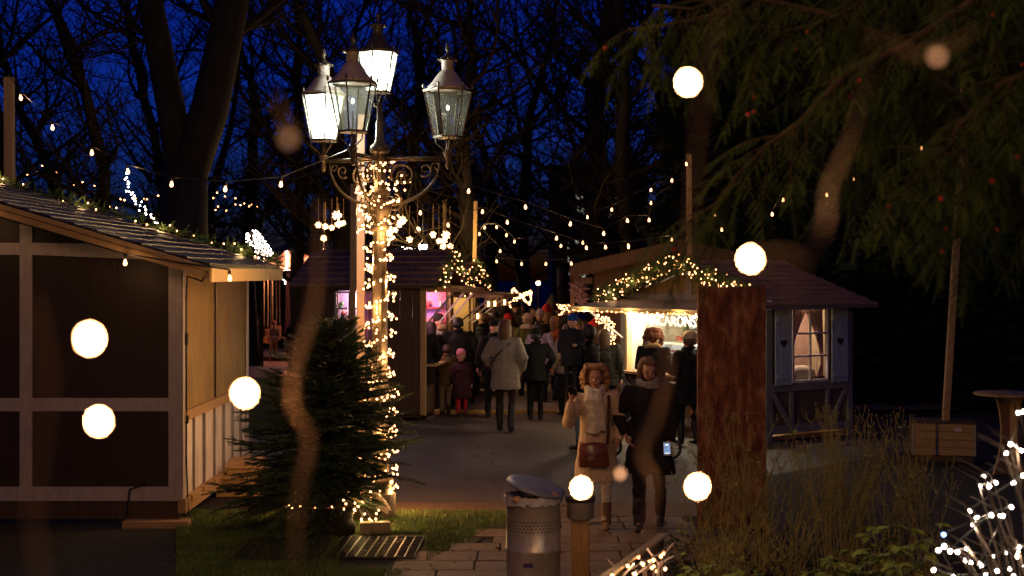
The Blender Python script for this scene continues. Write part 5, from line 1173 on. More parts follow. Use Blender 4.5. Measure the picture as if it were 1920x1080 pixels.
def rail():
    a = P(1120, 1090, 8.2); b_ = P(1245, 1000, 10.2); t = thing('planter_edge', 'sloping metal planter edge strung with fairy lights at the bottom of the photo', 'planter', (a.x, a.y, 0))
    v = (b_-a); L = Vector((v.x, v.y, 0)).length; ang = math.atan2(v.y, v.x); t.rotation_euler = (0, 0, ang)
    h0, h1 = a.z, b_.z
    b = MB(); b.prism([(-.8, h0-.02-(h1-h0)*.8/L), (L, h1-.02), (L, h1), (-.8, h0-(h1-h0)*.8/L)], -.03, .035); b.build('top_edge', mat('bronze_edge', (.55, .45, .25), (.40, .32, .17), 8, rough=.35, metal=.5), t, bevel=.006)
    b = MB(); b.prism([(-.8, 0), (L, 0), (L, h1-.021), (-.8, h0-.021-(h1-h0)*.8/L)], .0, .02); b.build('side_sheet', mat('dark_steel_sheet', (.07, .05, .03), rough=.5, metal=.4), t)
    s = thing('fairy_lights', 'warm fairy lights tangled over pale twigs beside the sloping planter edge', 'string lights', (a.x, a.y, 0)); px = [(1148, 1076), (1168, 1066), (1187, 1073), (1192, 1073), (1216, 1049), (1228, 1060), (1225, 1047), (1243, 1035), (1248, 1064), (1239, 1040), (1205, 1055), (1160, 1072), (1176, 1058), (1221, 1062), (1196, 1042), (1232, 1068)]
    pts = [P(x, y, 8.4+(i*37 % 10)*.09)-Vector((a.x, a.y, 0)) for i, (x, y) in enumerate(px)]; MB().tube(pts, .004, 4).build('cable', M_cable, s); put_bulbs(s, pts, BM_fairy)
    sh = MB(); r = random.Random(6)
    for i in range(9): q = pts[i]+Vector((0, .04, 0)); sh.tube([Vector((q.x, q.y, .2)), q+Vector((r.uniform(-.1, .1), .1, -.06)), q+Vector((r.uniform(-.2, .2), 0, .05))], [.012, .009, .004], 5)
    sh.build('pale_twig', mat('pale_stripped_twig', (.55, .40, .33), rough=.6), s, True)
    light('fairy_glow', pts[3]+Vector((0, -.05, .06)), 1.6, (1, .66, .4), .02, s); light('fairy_glow', pts[6]+Vector((.05, -.05, .10)), 2.2, (1, .66, .4), .02, s)
    MB().tube([(0, 0, 0), (0, 0, 1.0)], .03, 8)
rail()

# ================= PLANTS LOWER RIGHT =================
def seedheads(px, py, d, n, h, seed, label):
    g = G(px, YH+CAMH*F/d); r = random.Random(seed); t = thing('seedhead_plant', label, 'plant', g, 0, 'tall dry seedhead plants in the bed at the right'); st = MB(); pod = MB(); lv = []
    for i in range(n):
        a = r.uniform(0, 6.28); sp = r.uniform(.02, .38); p = Vector((r.gauss(0, .06), r.gauss(0, .06), 0)); hh = h*r.uniform(.6, 1.05); pts = [p]
        for k in range(6): p = p+Vector((math.cos(a)*sp/6*(.5+k*.25)+r.uniform(-.008, .008), math.sin(a)*sp/6*(.5+k*.25), hh/6)); pts.append(p)
        st.tube(pts, [.0055*(1-.6*k/6) for k in range(7)], 4, False)
        for k in range(3, 7):
            for _ in range(2 if k < 6 else 4):
                b_ = r.uniform(0, 6.28); l = r.uniform(.05, .16); m_ = pts[k]+Vector((math.cos(b_)*l*.4, math.sin(b_)*l*.4, l*.35)); e = m_+Vector((math.cos(b_)*l*.2, math.sin(b_)*l*.2, l*.6))
                st.tube([pts[k], m_, e], [.0026, .002, .0014], 3, False); 
                if r.random() < .6: st.ball(tuple(e), (.006, .006, .008), 5, 3)
            if r.random() < .5: lv.append(frame(pts[k], (r.uniform(-1, 1), r.uniform(-1, 1), .2), r.uniform(-1, 1), r.uniform(.5, .9)))
    st.build('stems', M_stem, t); 
    if pod.v: pod.build('seed_pods', M_stem, t)
    if lv:
        tv = np.array([(0, 0, 0), (.03, .018, .004), (.06, 0, -.004), (.03, -.018, .004)]); V, Fc = scatter(tv, np.array([(0, 1, 2, 3)]), lv); link('leaves', np_mesh('leaves', V, Fc, M_leaf), t)
spec = [(1335, 11.5, 14, 1.05, 'seedhead plant nearest the bottom left edge of the rusted panel'), (1390, 12.4, 16, 1.25, 'seedhead plant in front of the rusted panel, middle'), (1430, 11.8, 12, 1.0, 'seedhead plant at the lower right corner of the rusted panel'), (1500, 12.6, 10, .9, 'low seedhead plant under the left shutter of the blue hut'),
        (1560, 11.4, 26, 1.35, 'tall fan-shaped seedhead plant in front of the blue hut window'), (1605, 12.0, 18, 1.3, 'seedhead plant just right of the tall fan-shaped one'), (1650, 11.2, 10, 1.05, 'seedhead plant between the blue hut and the crate'), (1695, 11.7, 12, 1.3, 'seedhead plant left of the crate'), (1735, 11.0, 9, 1.15, 'thin seedhead plant in front of the crate'), (1360, 10.4, 14, .7, 'short bushy seedhead plant at the foot of the rusted panel'), (1470, 10.6, 12, .65, 'short seedhead plant behind the toothed leaves'), (1320, 10.0, 10, .6, 'short seedhead plant nearest the planter edge')]
for i, (px, d, n, h, lb) in enumerate(spec): seedheads(px, 0, d, int(n*1.25), h*.95, 100+i, lb)
def leafy(px, d, h, n, seed, label, m=M_leaf, size=1.0):
    g = G(px, YH+CAMH*F/d); r = random.Random(seed); t = thing('leafy_plant', label, 'plant', g, 0, 'leafy green plants at the bottom right'); st = MB(); ms = []
    tv = np.array([(0, 0, 0), (.035, .022, .006), (.075, .030, .004), (.10, .012, -.004), (.135, 0, -.02), (.10, -.012, -.004), (.075, -.030, .004), (.035, -.022, .006), (.07, 0, -.006)])
    tf = np.array([(0, 1, 8), (1, 2, 8), (2, 3, 8), (3, 4, 8), (4, 5, 8), (5, 6, 8), (6, 7, 8), (7, 0, 8)])
    for i in range(n):
        a = r.uniform(0, 6.28); q = r.uniform(.02, .28)*size; hh = h*r.uniform(.5, 1); e = Vector((math.cos(a)*q, math.sin(a)*q, hh)); mid = e*.5+Vector((0, 0, .04)); st.tube([(0, 0, 0), mid, e], [.006, .004, .002], 4, False)
        for k in range(5): b_ = a+R(-80+40*k)+r.uniform(-.3, .3); ms.append(frame(e, (math.cos(b_), math.sin(b_), r.uniform(-.45, .1)), r.uniform(-.4, .4), size*r.uniform(.55, 1.0)))
    st.build('stems', M_stem, t); V, Fc = scatter(tv, tf, ms); link('leaves', np_mesh('leaves', V, Fc, m), t)
for i, (px, d, h, n, lb) in enumerate([(1440, 8.6, .58, 26, 'bright green toothed plant nearest the bottom edge, left one'), (1530, 8.7, .60, 26, 'bright green toothed plant at the bottom edge, middle one'), (1600, 9.2, .52, 20, 'leafy plant at the bottom right of the toothed ones'), (1690, 9.8, .78, 26, 'upright leafy plant below the crate'), (1730, 9.4, .60, 22, 'leafy plant in front of the glowing shrub'), (1300, 8.6, .40, 20, 'low dark leafy plant beside the planter edge'), (1370, 8.9, .42, 20, 'low leafy plant at the bottom left of the bed'), (1350, 9.8, .5, 20, 'dark leafy plant below the rusted panel'), (1650, 10.4, .5, 20, 'leafy plant in the middle of the bed'), (1560, 10.2, .45, 20, 'low leafy plant under the tall seedheads'), (1480, 9.6, .45, 22, 'leafy plant behind the bright toothed pair')]):
    leafy(px, d, h, n, 200+i, lb)
leafy(1405, 8.5, .50, 6, 240, 'plant with yellowed orange leaves at the bottom edge', M_leafy); leafy(1425, 8.45, .52, 3, 241, 'small second tuft of yellowed leaves', M_leafy)
ms = []; r = random.Random(77)   # low ground cover of the bed
for _ in range(5200):
    px = r.uniform(1240, 2050); d = r.uniform(8.2, 13.2); g = Vector(((px-CX)*d/F, d, r.uniform(0, .10)))
    ms.append(frame(g, (r.uniform(-1, 1), r.uniform(-1, 1), r.uniform(-.1, .5)), r.uniform(-1, 1), r.uniform(.5, 1)))
tv = np.array([(0, 0, 0), (.03, .022, .004), (.07, 0, -.004), (.03, -.022, .004)]); V, Fc = scatter(tv, np.array([(0, 1, 2, 3)]), ms)
o = link('ground_cover', np_mesh('ground_cover', V, Fc, mat('dim_leaves', (.045, .065, .015), (.03, .025, .01), 4, rough=.7))); tag(o, 'low dark leaves covering the soil of the bed', 'ground cover', kind='stuff')
def light_shrub():
    t = thing('lit_shrub', 'bare shrub hung with cool white fairy lights in the bottom right corner', 'shrub', G(1960, YH+CAMH*F/6.6)); o = t.location.copy(); r = random.Random(5)
    px = [(1911, 772), (1918, 770), (1895, 829), (1913, 843), (1888, 848), (1886, 852), (1847, 892), (1866, 902), (1839, 909), (1855, 909), (1903, 903), (1918, 890), (1816, 956), (1834, 968), (1827, 981), (1871, 964), (1894, 948), (1767, 1000), (1763, 1030), (1792, 1033), (1814, 1027), (1818, 1052), (1813, 1048), (1839, 1058), (1862, 1042), (1884, 1034), (1905, 1042), (1913, 1025), (1753, 1066), (1788, 1079), (1850, 1075), (1869, 1067), (1895, 1066), (1917, 1060), (1772, 1021), (1780, 1030), (1856, 963), (1883, 965), (1838, 1055), (1900, 1077)]
    B = [P(x, y, 6.5+(i*53 % 17)*.05)-o for i, (x, y) in enumerate(px)]; st = MB()
    for i, b_ in enumerate(B[:30]):
        root = Vector((r.uniform(-.15, .15), r.uniform(-.15, .15), 0)); st.tube([root, root.lerp(b_, .35)+Vector((.06, 0, .12)), root.lerp(b_, .7)+Vector((.03, 0, .12)), b_+Vector((-.02, 0, .03)), b_+Vector((-.14, 0, .09))], [.011, .008, .006, .0045, .002], 5, False)
    st.build('branches', M_twig, t, True); MB().tube(B, .0025, 4).build('cable', M_cable, t)
    w = bulb_mesh('shrub_bulb', emit('shrub_bulb_glow', (1, .80, .66), 22), .0085); bb = bulb_mesh('shrub_bulb_blue', M_bulbb, .0085)
    for i, b_ in enumerate(B): k = link('bulb', bb if i == 17 else w, t); k.location = b_; k.rotation_euler = (r.uniform(-1, 1), r.uniform(-1, 1), 0)
    for i in (3, 8, 14, 20, 27): light('bulb_light', B[i]+Vector((0, -.03, -.02)), 2.2, (1, .75, .55), .01, t)
light_shrub()
# ================= BLURRED TWIGS CLOSE TO THE CAMERA =================
M_clothtwig = mat('light_brown_twig', (.34, .22, .12), (.22, .14, .08), 20, rough=.7)
def near_twig(label, pts, rad, bulbs, light_idx=(), p=.008):
    o = P(*pts[0]); t = thing('near_twig', label, 'twig with lights', o, 0, 'out of focus twigs close to the camera'); q = [P(*x)-o for x in pts]
    # smooth path
    s = []
    for i in range(len(q)-1):
        p0, p1, p2, p3 = q[max(i-1, 0)], q[i], q[i+1], q[min(i+2, len(q)-1)]
        for k in range(5): u = k/5; s.append(.5*((2*p1)+(p2-p0)*u+(2*p0-5*p1+4*p2-p3)*u*u+(3*p1-p0-3*p2+p3)*u**3))
    s.append(q[-1]); MB().tube(s, [max(.0012, rad*min(1, .25+i/(len(s)*.3), .25+(len(s)-1-i)/(len(s)*.3))) for i in range(len(s))], 6).build('stem', M_clothtwig, t, True)
    bm_ = bulb_mesh('near_bulb', emit('near_bulb_glow', (1, .44, .17), 120), .0050, False); bd = [bulb_mesh('dim_near_bulb', emit('dim_bulb_glow%d' % i_, (1, .45, .20), v_), .005, False) for i_, v_ in enumerate((1.5, .8, .3))]
    for x, y, d, dim in bulbs:
        k = link('bulb', bd[dim-1] if dim else bm_, t); k.location = P(x, y, d)-o
        if not dim: light('bulb_light', P(x, y, d)-o+Vector((0, .03, 0)), p, (1, .6, .32), .012, t)
near_twig('blurred twig hanging in front of the fir tree, with a bright bulb at its left', [(600, 380, 1.4), (590, 560, 1.38), (555, 680, 1.36), (548, 760, 1.35), (580, 830, 1.35), (560, 920, 1.35), (545, 1140, 1.35)], .0036, [(459, 726, 1.3, 0)])
near_twig('faint blurred twig before the left hut with two bright bulbs', [(60, 560, .9), (90, 700, .9), (75, 830, .9), (60, 960, .9), (90, 1150, .9)], .0013, [(168, 622, 1.12, 0), (185, 778, 1.24, 0)])
near_twig('blurred twig crossing the woman in the dark coat', [(1245, 640, 1.4), (1250, 700, 1.4), (1225, 790, 1.4), (1200, 850, 1.4), (1225, 910, 1.4), (1215, 985, 1.4), (1225, 1150, 1.4)], .0035, [(1308, 902, 1.45, 0), (1090, 906, 1.65, 0), (1163, 882, 2.2, 1)])
near_twig('blurred upright twig over the chalet with the highest bright bulb', [(1370, -60, 1.2), (1340, 60, 1.2), (1315, 200, 1.2), (1300, 330, 1.2), (1290, 520, 1.2)], .0018, [(1290, 143, 1.35, 0)])
near_twig('blurred forked twig over the blue hut roof beside a bright bulb', [(1640, 60, 1.3), (1600, 240, 1.3), (1555, 350, 1.25), (1548, 420, 1.15), (1515, 480, 1.15), (1490, 530, 1.15), (1480, 640, 1.15)], .0021, [(1407, 474, 1.3, 0)])
near_twig('short blurred side twig reaching to the bulb above the rusted panel', [(1510, 492, 1.15), (1480, 478, 1.15), (1440, 476, 1.15), (1410, 478, 1.15)], .0022, [])
near_twig('faint blurred twig with one dim bulb over the yew at the top right', [(1660, 60, 1.3), (1700, 100, 1.3), (1760, 95, 1.3), (1830, 60, 1.3)], .002, [(1757, 94, 1.4, 2)])
near_twig('faint blurred twig left of the lanterns with one dim bulb', [(520, 180, 1.25), (530, 230, 1.25), (560, 250, 1.25)], .002, [(541, 248, 1.3, 3)])
# ================= PEOPLE =================
M_skin = mat('skin', (.50, .27, .18), (.44, .22, .14), 20, rough=.5)
M_skinc = mat('child_skin', (.56, .32, .23), (.50, .27, .19), 20, rough=.5)
def melt(mb, name, m, parent, voxel, it=3, folds=0, puff=0, seed=0, curl=0):
    me0 = mb.mesh('tmp', m); o = bpy.data.objects.new('tmp', me0); sc.collection.objects.link(o)
    md = o.modifiers.new('r', 'REMESH'); md.mode = 'VOXEL'; md.voxel_size = voxel; md.use_smooth_shade = True
    s = o.modifiers.new('s', 'SMOOTH'); s.factor = .5; s.iterations = it
    dg = bpy.context.evaluated_depsgraph_get(); me = bpy.data.meshes.new_from_object(o.evaluated_get(dg)); bpy.data.objects.remove(o); bpy.data.meshes.remove(me0)
    n = len(me.vertices)
    if (folds or puff or curl) and n:
        V = np.empty(n*3); me.vertices.foreach_get('co', V); V = V.reshape(-1, 3); N = np.empty(n*3); me.vertices.foreach_get('normal', N); N = N.reshape(-1, 3)
        rg = np.random.default_rng(seed+5); d = np.zeros(n)
        if folds:
            for k in range(7):
                w_ = rg.normal(0, 1, 3)*np.array([22, 22, 7]); d += np.sin(V @ w_+rg.uniform(0, 6))*folds/3.2
            for k in range(4):
                w_ = rg.normal(0, 1, 3)*np.array([14, 14, 30]); d += np.sin(V @ w_+rg.uniform(0, 6))*folds/5
        if puff: d += puff*(np.abs(np.sin(V[:, 2]*math.pi/.075+np.sin(V[:, 0]*9)*.3))**.6-.6)
        if curl:
            for k in range(9): w_ = rg.normal(0, 1, 3)*75; d += (np.abs(np.sin(V @ w_+rg.uniform(0, 6)))-.75)*curl/4
        V += N*d[:, None]; me.vertices.foreach_set('co', V.ravel())
    me.name = name; me.materials.clear(); me.materials.append(m); me.polygons.foreach_set('use_smooth', [True]*len(me.polygons)); me.update()
    return link(name, me, parent)
def add_hand(b, wr, d, pn, side, curl=.5, s=1.0):
    """wr wrist, d hand direction, pn palm normal (fingers curl that way), side +1/-1 thumb side"""
    wr = Vector(wr); d = Vector(d).normalized(); pn = Vector(pn); pn = (pn-d*pn.dot(d)).normalized(); sv = d.cross(pn)*side
    b.tube([wr-d*.01, wr+d*.02*s, wr+d*.05*s, wr+d*.085*s], [.019*s, .022*s, .028*s, .026*s], 8)
    for k in (-1, 1): b.tube([wr+d*.02*s+sv*k*.012*s, wr+d*.085*s+sv*k*.024*s], [.013*s, .012*s], 6)
    for i, L in enumerate((.070, .080, .075, .060)):
        p = wr+d*.085*s+sv*(.028-.0187*i)*s; dd = (d+sv*(.10-.066*i)).normalized(); r = [.0098*s, .0095*s, .0088*s, .0075*s]; pts = [p-dd*.02*s]
        for k in range(3):
            a = curl*(k+.6)*.62; q = (dd*math.cos(a)+pn*math.sin(a)); p = p+q*L*s*(.42, .33, .25)[k]; pts.append(p)
        b.tube(pts, r, 6)
    p = wr+d*.025*s+sv*.022*s; t1 = (d*.65+sv*.75+pn*.25).normalized(); t2 = (d*.9+sv*.15+pn*.45).normalized()
    b.tube([p-sv*.01*s, p+t1*.035*s, p+t1*.035*s+t2*.032*s, p+t1*.035*s+t2*.052*s], [.013*s, .012*s, .0105*s, .008*s], 6)
ARMS = {'down': ((.25, -.02, 1.13), (.265, .05, .89), (.05, .15, -1), (-1, 0, 0)), 'pocket': ((.30, -.07, 1.14), (.235, .10, .95), (-.4, .4, -.8), (-1, 0, 0)),
        'front': ((.25, .00, 1.13), (.13, .25, 1.10), (-.3, 1, .1), (-.6, 0, -.6)), 'chest': ((.27, .05, 1.13), (.10, .22, 1.22), (-.6, .6, .5), (-.3, -.9, 0)),
        'back': ((.28, -.10, 1.14), (.22, -.05, .92), (-.3, .1, -1), (-1, 0, 0)), 'phoneup': ((.29, .13, 1.13), (.255, .27, 1.37), (-.02, .12, 1), (-.55, .85, 0)),
        'phonelow': ((.25, -.03, 1.13), (.20, .13, .90), (-.12, .30, -.9), (-1, .1, 0)), 'side_bag': ((.27, -.05, 1.14), (.22, .10, .93), (-.1, .35, -.9), (-1, 0, 0)),
        'wide': ((.33, -.02, 1.15), (.26, .16, 1.0), (-.4, .7, -.2), (-.6, 0, -.6))}
def person(label, px, d, H=1.68, face=0, coat=(.02, .02, .025), hem=.80, trousers=(.015, .015, .02), boots=(.015, .012, .01), hair=None, hairc=(.05, .025, .012), hat=None, hatc=(.05, .05, .05), arms=('down', 'down'),
           legs=(.04, -.05), head=(0, 0), lean=0, bulk=0, puff=0, scarf=None, hood=None, vox=.017, skin=None, group=None, flare=.02, child=False, z=0, top=None, tight=0, pos=None, bootlen=.16, fold=.009):
    X = (px-CX)*d/F; loc = Vector((X, d, z)) if pos is None else Vector(pos)
    t = thing('person', label, 'person', loc, R(face), group); S = H/1.70; t.scale = (S,)*3; skin = skin or (M_skinc if child else M_skin)
    Mw = Matrix.Translation(loc) @ Matrix.Rotation(R(face), 4, 'Z') @ Matrix.Scale(S, 4)
    hs = 1.0 if not child else 1.35
    Ml = Matrix.Translation((0, 0, .92)) @ Matrix.Rotation(-lean, 4, 'X') @ Matrix.Translation((0, 0, -.92))
    Ml = Matrix.Translation((0, 0, .92)) @ Matrix.Rotation(random.Random(int(px*3+d)).uniform(-.045, .045), 4, 'Y') @ Matrix.Rotation(-lean, 4, 'X') @ Matrix.Translation((0, 0, -.92))
    L = lambda p: Ml @ Vector(p)
    Mh = Ml @ Matrix.Translation((0, 0, 1.47)) @ Matrix.Rotation(R(head[0]), 4, 'Z') @ Matrix.Rotation(R(-head[1]), 4, 'X') @ Matrix.Scale(hs, 4) @ Matrix.Translation((0, 0, -1.47))
    Hd = lambda b: (setattr(b, 'v', [tuple(Mh @ Vector(v)) for v in b.v]), b)[1]
    # joints
    rp = random.Random(int(px*7+d*13))
    if legs == (.04, -.05): q_ = rp.uniform(-.13, .13); legs = (q_, -q_*.6+rp.uniform(-.04, .04))
    if head == (0, 0): head = (rp.uniform(-28, 28), rp.uniform(-9, 4))
    sway = rp.uniform(-.035, .035)
    leg = []
    for sg, f in ((1, legs[0]), (-1, legs[1])):
        hip = Vector((sg*.09, 0, .90)); an = Vector((sg*.10, f, .09+max(0, -f-.15)*.5)); kn = Vector((sg*.098, f*.5+.03+max(0, -f)*.25, .49)); leg.append((hip, kn, an))
    arm = []
    for sg, nm in ((1, arms[0]), (-1, arms[1])):
        e, wr, dr, pn = ARMS[nm] if isinstance(nm, str) else nm; m = lambda q: Vector((q[0]*sg, q[1], q[2])); arm.append((L((sg*.185, 0, 1.385)), L(m(e)), L(m(wr)), (Ml.to_3x3() @ m(dr)), (Ml.to_3x3() @ m(pn)), sg))
    # ---- body: one continuous skin ----
    b = MB(); hd = MB(); hd.ball((0, .0, 1.60), (.074, .090, .108), 14, 10); hd.ball((0, .022, 1.535), (.054, .064, .058), 12, 8); hd.tube([(0, .083, 1.605), (0, .102, 1.575), (0, .104, 1.565)], [.009, .013, .011], 7)
    hd.ball((0, .078, 1.505), (.022, .016, .016), 8, 5)
    for sg in (-1, 1): hd.ball((sg*.076, -.005, 1.58), (.010, .018, .030), 8, 5); hd.ball((sg*.035, .062, 1.555), (.022, .02, .02), 8, 5); hd.tube([(sg*.015, .085, 1.618), (sg*.05, .072, 1.618)], .009, 5)
    Hd(hd); b.add(hd.v, hd.f); b.tube([L((0, -.015, 1.38)), L((0, -.01, 1.45)), Mh @ Vector((0, 0, 1.53))], [.075, .052, .050], 10)
    tr = MB(); tr.loft([(0, 0, .84, .13, .09), (0, 0, .95, .15, .10), (0, 0, 1.10, .12, .085), (0, 0, 1.27, .145, .10), (0, 0, 1.38, .15, .08), (0, 0, 1.43, .06, .05)], 14); tr.v = [tuple(L(v)) for v in tr.v]; b.add(tr.v, tr.f)
    for hip, kn, an in leg: b.tube([hip, kn, an], [.072, .048, .036], 8); b.tube([an, an+Vector((0, .085, -.045))], [.030, .020], 6)
    for sh, e, wr, dr, pn, sg in arm:
        b.tube([sh, e, wr], [.045, .036, .024], 8); add_hand(b, wr, dr, pn, sg if True else 1, .55, 1.0*(1.1 if child else 1))
    melt(b, 'body', skin, t, vox*.62, 2)
    # eyes, brows, mouth
    if vox < .02:
        for sg in (-1, 1): e = MB().ball((sg*.030, .0765, 1.590), (.0135, .009, .0075), 8, 5); Hd(e).build('eye', mat('eye_white', (.6, .58, .55), rough=.25), t, True)
        for sg in (-1, 1): e = MB().ball((sg*.030, .0825, 1.590), (.0065, .0045, .0065), 8, 5); Hd(e).build('iris', mat('iris', (.03, .02, .015), rough=.2), t, True)
        for sg in (-1, 1): e = MB().tube([(sg*.014, .088, 1.612), (sg*.032, .087, 1.618), (sg*.050, .074, 1.611)], [.0035, .004, .002], 5); Hd(e).build('eyebrow', fab(tuple(c*.6 for c in hairc), .9, 'b'), t, True)
        e = MB(); e.tube([(-.024, .079, 1.533), (-.010, .087, 1.536), (.010, .087, 1.536), (.024, .079, 1.533)], [.003, .007, .007, .003], 6); e.tube([(-.020, .080, 1.526), (0, .087, 1.522), (.020, .080, 1.526)], [.003, .006, .003], 6); Hd(e).build('lips', mat('lips', (.32, .09, .07), rough=.4), t, True)
    # ---- trousers, boots ----
    b = MB()
    for hip, kn, an in leg: b.tube([hip+Vector((0, 0, .02)), hip.lerp(kn, .5), kn, kn.lerp(an, .5), an], [.098-tight, .086-tight, .066-tight*.7, .062-tight, .054-tight*.7], 10)
    b.loft([(0, 0, .80, .13, .11), (0, 0, .92, .165, .115), (0, 0, 1.02, .15, .105)], 14); melt(b, 'trousers', fab(trousers), t, vox, 2, fold)
    for (hip, kn, an), nm in zip(leg, ('boot', 'boot')):
        b = MB(); b.tube([an+(kn-an).normalized()*bootlen, an, an-Vector((0, .0, .035))], [.060, .054, .048], 9); b.tube([an+Vector((0, -.035, -.045)), an+Vector((0, .06, -.045)), an+Vector((0, .135, -.052)), an+Vector((0, .165, -.057))], [(.040, .036), (.045, .036), (.043, .028), (.025, .018)], 9)
        melt(b, nm, fab(boots, .5, 's'), t, vox*.7, 1, .002)
        if vox < .012: s_ = MB(); s_.box(an.x-.042, an.x+.042, an.y-.06, an.y+.17, an.z-.092, an.z-.075); s_.build('sole', M_blackplastic, t, bevel=.008)
    # ---- coat ----
    b = MB(); k = bulk; zs = [hem, (hem+.95)/2, .95, 1.08, 1.2, 1.30, 1.385, 1.43, 1.475]; fl = flare*max(0, (.95-hem)/.3)
    if hem > .93: zs[1] = hem+.02; zs[2] = hem+.05
    rx = [.195+k+fl, .19+k+fl*.5, .185+k, .165+k, .170+k, .185+k, .175+k*.8, .115+k*.4, .078]; ry = [.145+k+fl, .14+k+fl*.5, .135+k, .125+k, .125+k, .13+k, .105+k*.7, .085+k*.4, .078]
    c_ = MB(); c_.loft([(0, 0, z_, a, b_) for z_, a, b_ in zip(zs, rx, ry)], 20); c_.v = [tuple(L(v)) if v[2] > .92 else v for v in c_.v]; b.add(c_.v, c_.f)
    for sh, e, wr, dr, pn, sg in arm: b.tube([L((sg*.10, 0, 1.37)), sh+Vector((0, 0, -.0)), sh.lerp(e, .5), e, e.lerp(wr, .5), wr-(wr-e).normalized()*.0], [.075+k*.4, .076+k*.5, .068+k*.5, .062+k*.5, .054+k*.4, .046+k*.3], 10)
    co = melt(b, 'coat' if hem < .9 else 'jacket', fab(coat), t, vox, 3, fold*1.4, puff, int(px))
    b = MB(); b.tube([L((.075*math.cos(a), .075*math.sin(a)-.005, 1.475+.015*math.sin(a+2))) for a in [i*2*math.pi/12 for i in range(13)]], .026+(.012 if k > .02 else 0), 7); melt(b, 'collar', fab(coat, .9), t, vox*.8, 2)
    if hood:
        b = MB(); b.tube([L((.13, .03, 1.42)), L((.10, -.07, 1.47)), L((0, -.12, 1.48)), L((-.10, -.07, 1.47)), L((-.13, .03, 1.42))], [.035, .055, .065, .055, .035], 9); melt(b, 'hood', fab(hood), t, vox*.8, 2, .008, 0, 3, .02 if puff == 0 else 0)
    if scarf:
        b = MB(); [b.tube([L((.082*math.cos(a), .085*math.sin(a)+.005, 1.436+zz+.014*math.sin(a*2+zz*50))) for a in [i*2*math.pi/14 for i in range(15)]], .034, 7) for zz in (0, .03)]
        if scarf[1]:
            b.tube([L((.05, .10, 1.46)), L((.07, .165, 1.36)), L((.045, .175, 1.2)), L((.05, .172, 1.02))], [(.05, .03), (.065, .024), (.075, .02), (.085, .014)], 9); b.tube([L((-.03, .10, 1.46)), L((-.02, .18, 1.36)), L((-.035, .19, 1.22)), L((-.03, .185, 1.04))], [(.05, .03), (.06, .024), (.07, .02), (.075, .014)], 9)
        melt(b, 'scarf', fab(scarf[0]), t, vox*.8, 2, .010, 0, 11)
    # ---- hair ----
    if hair:
        r = random.Random(int(px)+int(d*10)); hm = fab(hairc, .55, 'h'); b = MB(); b.ball((0, -.028, 1.612), (.082, .088, .106), 14, 9)
        if hair == 'curly':
            for _ in range(150):
                a = r.uniform(R(-218), R(38)); zz = r.uniform(-.12, .12); q = math.sqrt(max(0, 1-(zz/.135)**2)); rr = .088+.035*(1-abs(zz)*3)
                if -230 < math.degrees(a) < 50 and (zz > .055 or not (R(50) < (a % (2*math.pi)) < R(130))): b.ball((math.cos(a)*rr*(.6+.4*q)*1.1, math.sin(a)*rr*(.6+.4*q)-.02, 1.605+zz), r.uniform(.016, .028), 6, 4)
            for _ in range(60): a = r.uniform(0, 6.28); q = .085*math.sqrt(r.random()); b.ball((math.cos(a)*q, math.sin(a)*q-.03, 1.712+(.085-q)*.25), r.uniform(.014, .022), 6, 4)
            for _ in range(30): a = r.uniform(R(35), R(145)); b.ball((math.cos(a)*.065, math.sin(a)*.066-.012, 1.70+r.uniform(-.015, .02)), r.uniform(.012, .018), 6, 4)
            for sg in (-1, 1):
                for _ in range(44): zz = r.uniform(1.455, 1.68); b.ball((sg*(r.uniform(.075, .125)+.035*math.sin((zz-1.45)*13)), r.uniform(-.08, .03), zz), r.uniform(.012, .026), 6, 4)
            Hd(b); melt(b, 'hair', hm, t, vox*.7, 1, 0, 0, 3, .012)
        else:
            Ln = {'short': .05, 'bob': .18, 'long': .26, 'bun': .03}[hair]
            for i in range(64):
                a = R(-197+214*i/63)+r.uniform(-.05, .05); c, s_ = math.cos(a), math.sin(a); end = 1.60-Ln*r.uniform(.85, 1.1); pts = [(c*.02, s_*.02-.02, 1.722), (c*.066, s_*.072-.02, 1.69), (c*.09, s_*.098-.02, 1.63), (c*.093, s_*.10-.02, 1.60-Ln*.35), (c*.088, s_*.092-.02, end)]
                b.tube(pts, [.012, .018, .019, .017, .009], 5)
            if hair in ('bob',):
                for i in range(16): x = -.06+.12*i/15; b.tube([(x*.4, .0, 1.722), (x*.8, .055, 1.70), (x*1.05, .080-abs(x)*.3, 1.672+r.uniform(-.006, .006))], [.012, .013, .006], 5)
            if hair == 'bun': b.ball((0, -.13, 1.64), .045, 10, 7)
            Hd(b); melt(b, 'hair', hm, t, vox*.6, 1, .003, 0, 5)
    if hat:
        b = MB(); cz = {'beanie': 0, 'kippah': 0, 'pointy': 0, 'santa': 0, 'cap': 0}[hat]
        if hat == 'beanie': b.loft([(0, -.008, 1.615, .084, .099), (0, -.008, 1.625, .092, .106), (0, -.01, 1.66, .092, .106), (0, -.015, 1.70, .082, .092), (0, -.02, 1.735, .052, .058), (0, -.02, 1.75, .012, .012)], 16)
        if hat == 'kippah': b.loft([(0, -.02, 1.655, .092, .106), (0, -.02, 1.70, .085, .098), (0, -.02, 1.735, .05, .06), (0, -.02, 1.745, .01, .01)], 14)
        if hat == 'cap': b.loft([(0, -.01, 1.62, .088, .102), (0, -.01, 1.68, .092, .104), (0, -.01, 1.725, .07, .08), (0, -.01, 1.735, .02, .02)], 14); b.tube([(-.05, .09, 1.63), (0, .13, 1.628), (.05, .09, 1.63)], [.016, .02, .016], 6)
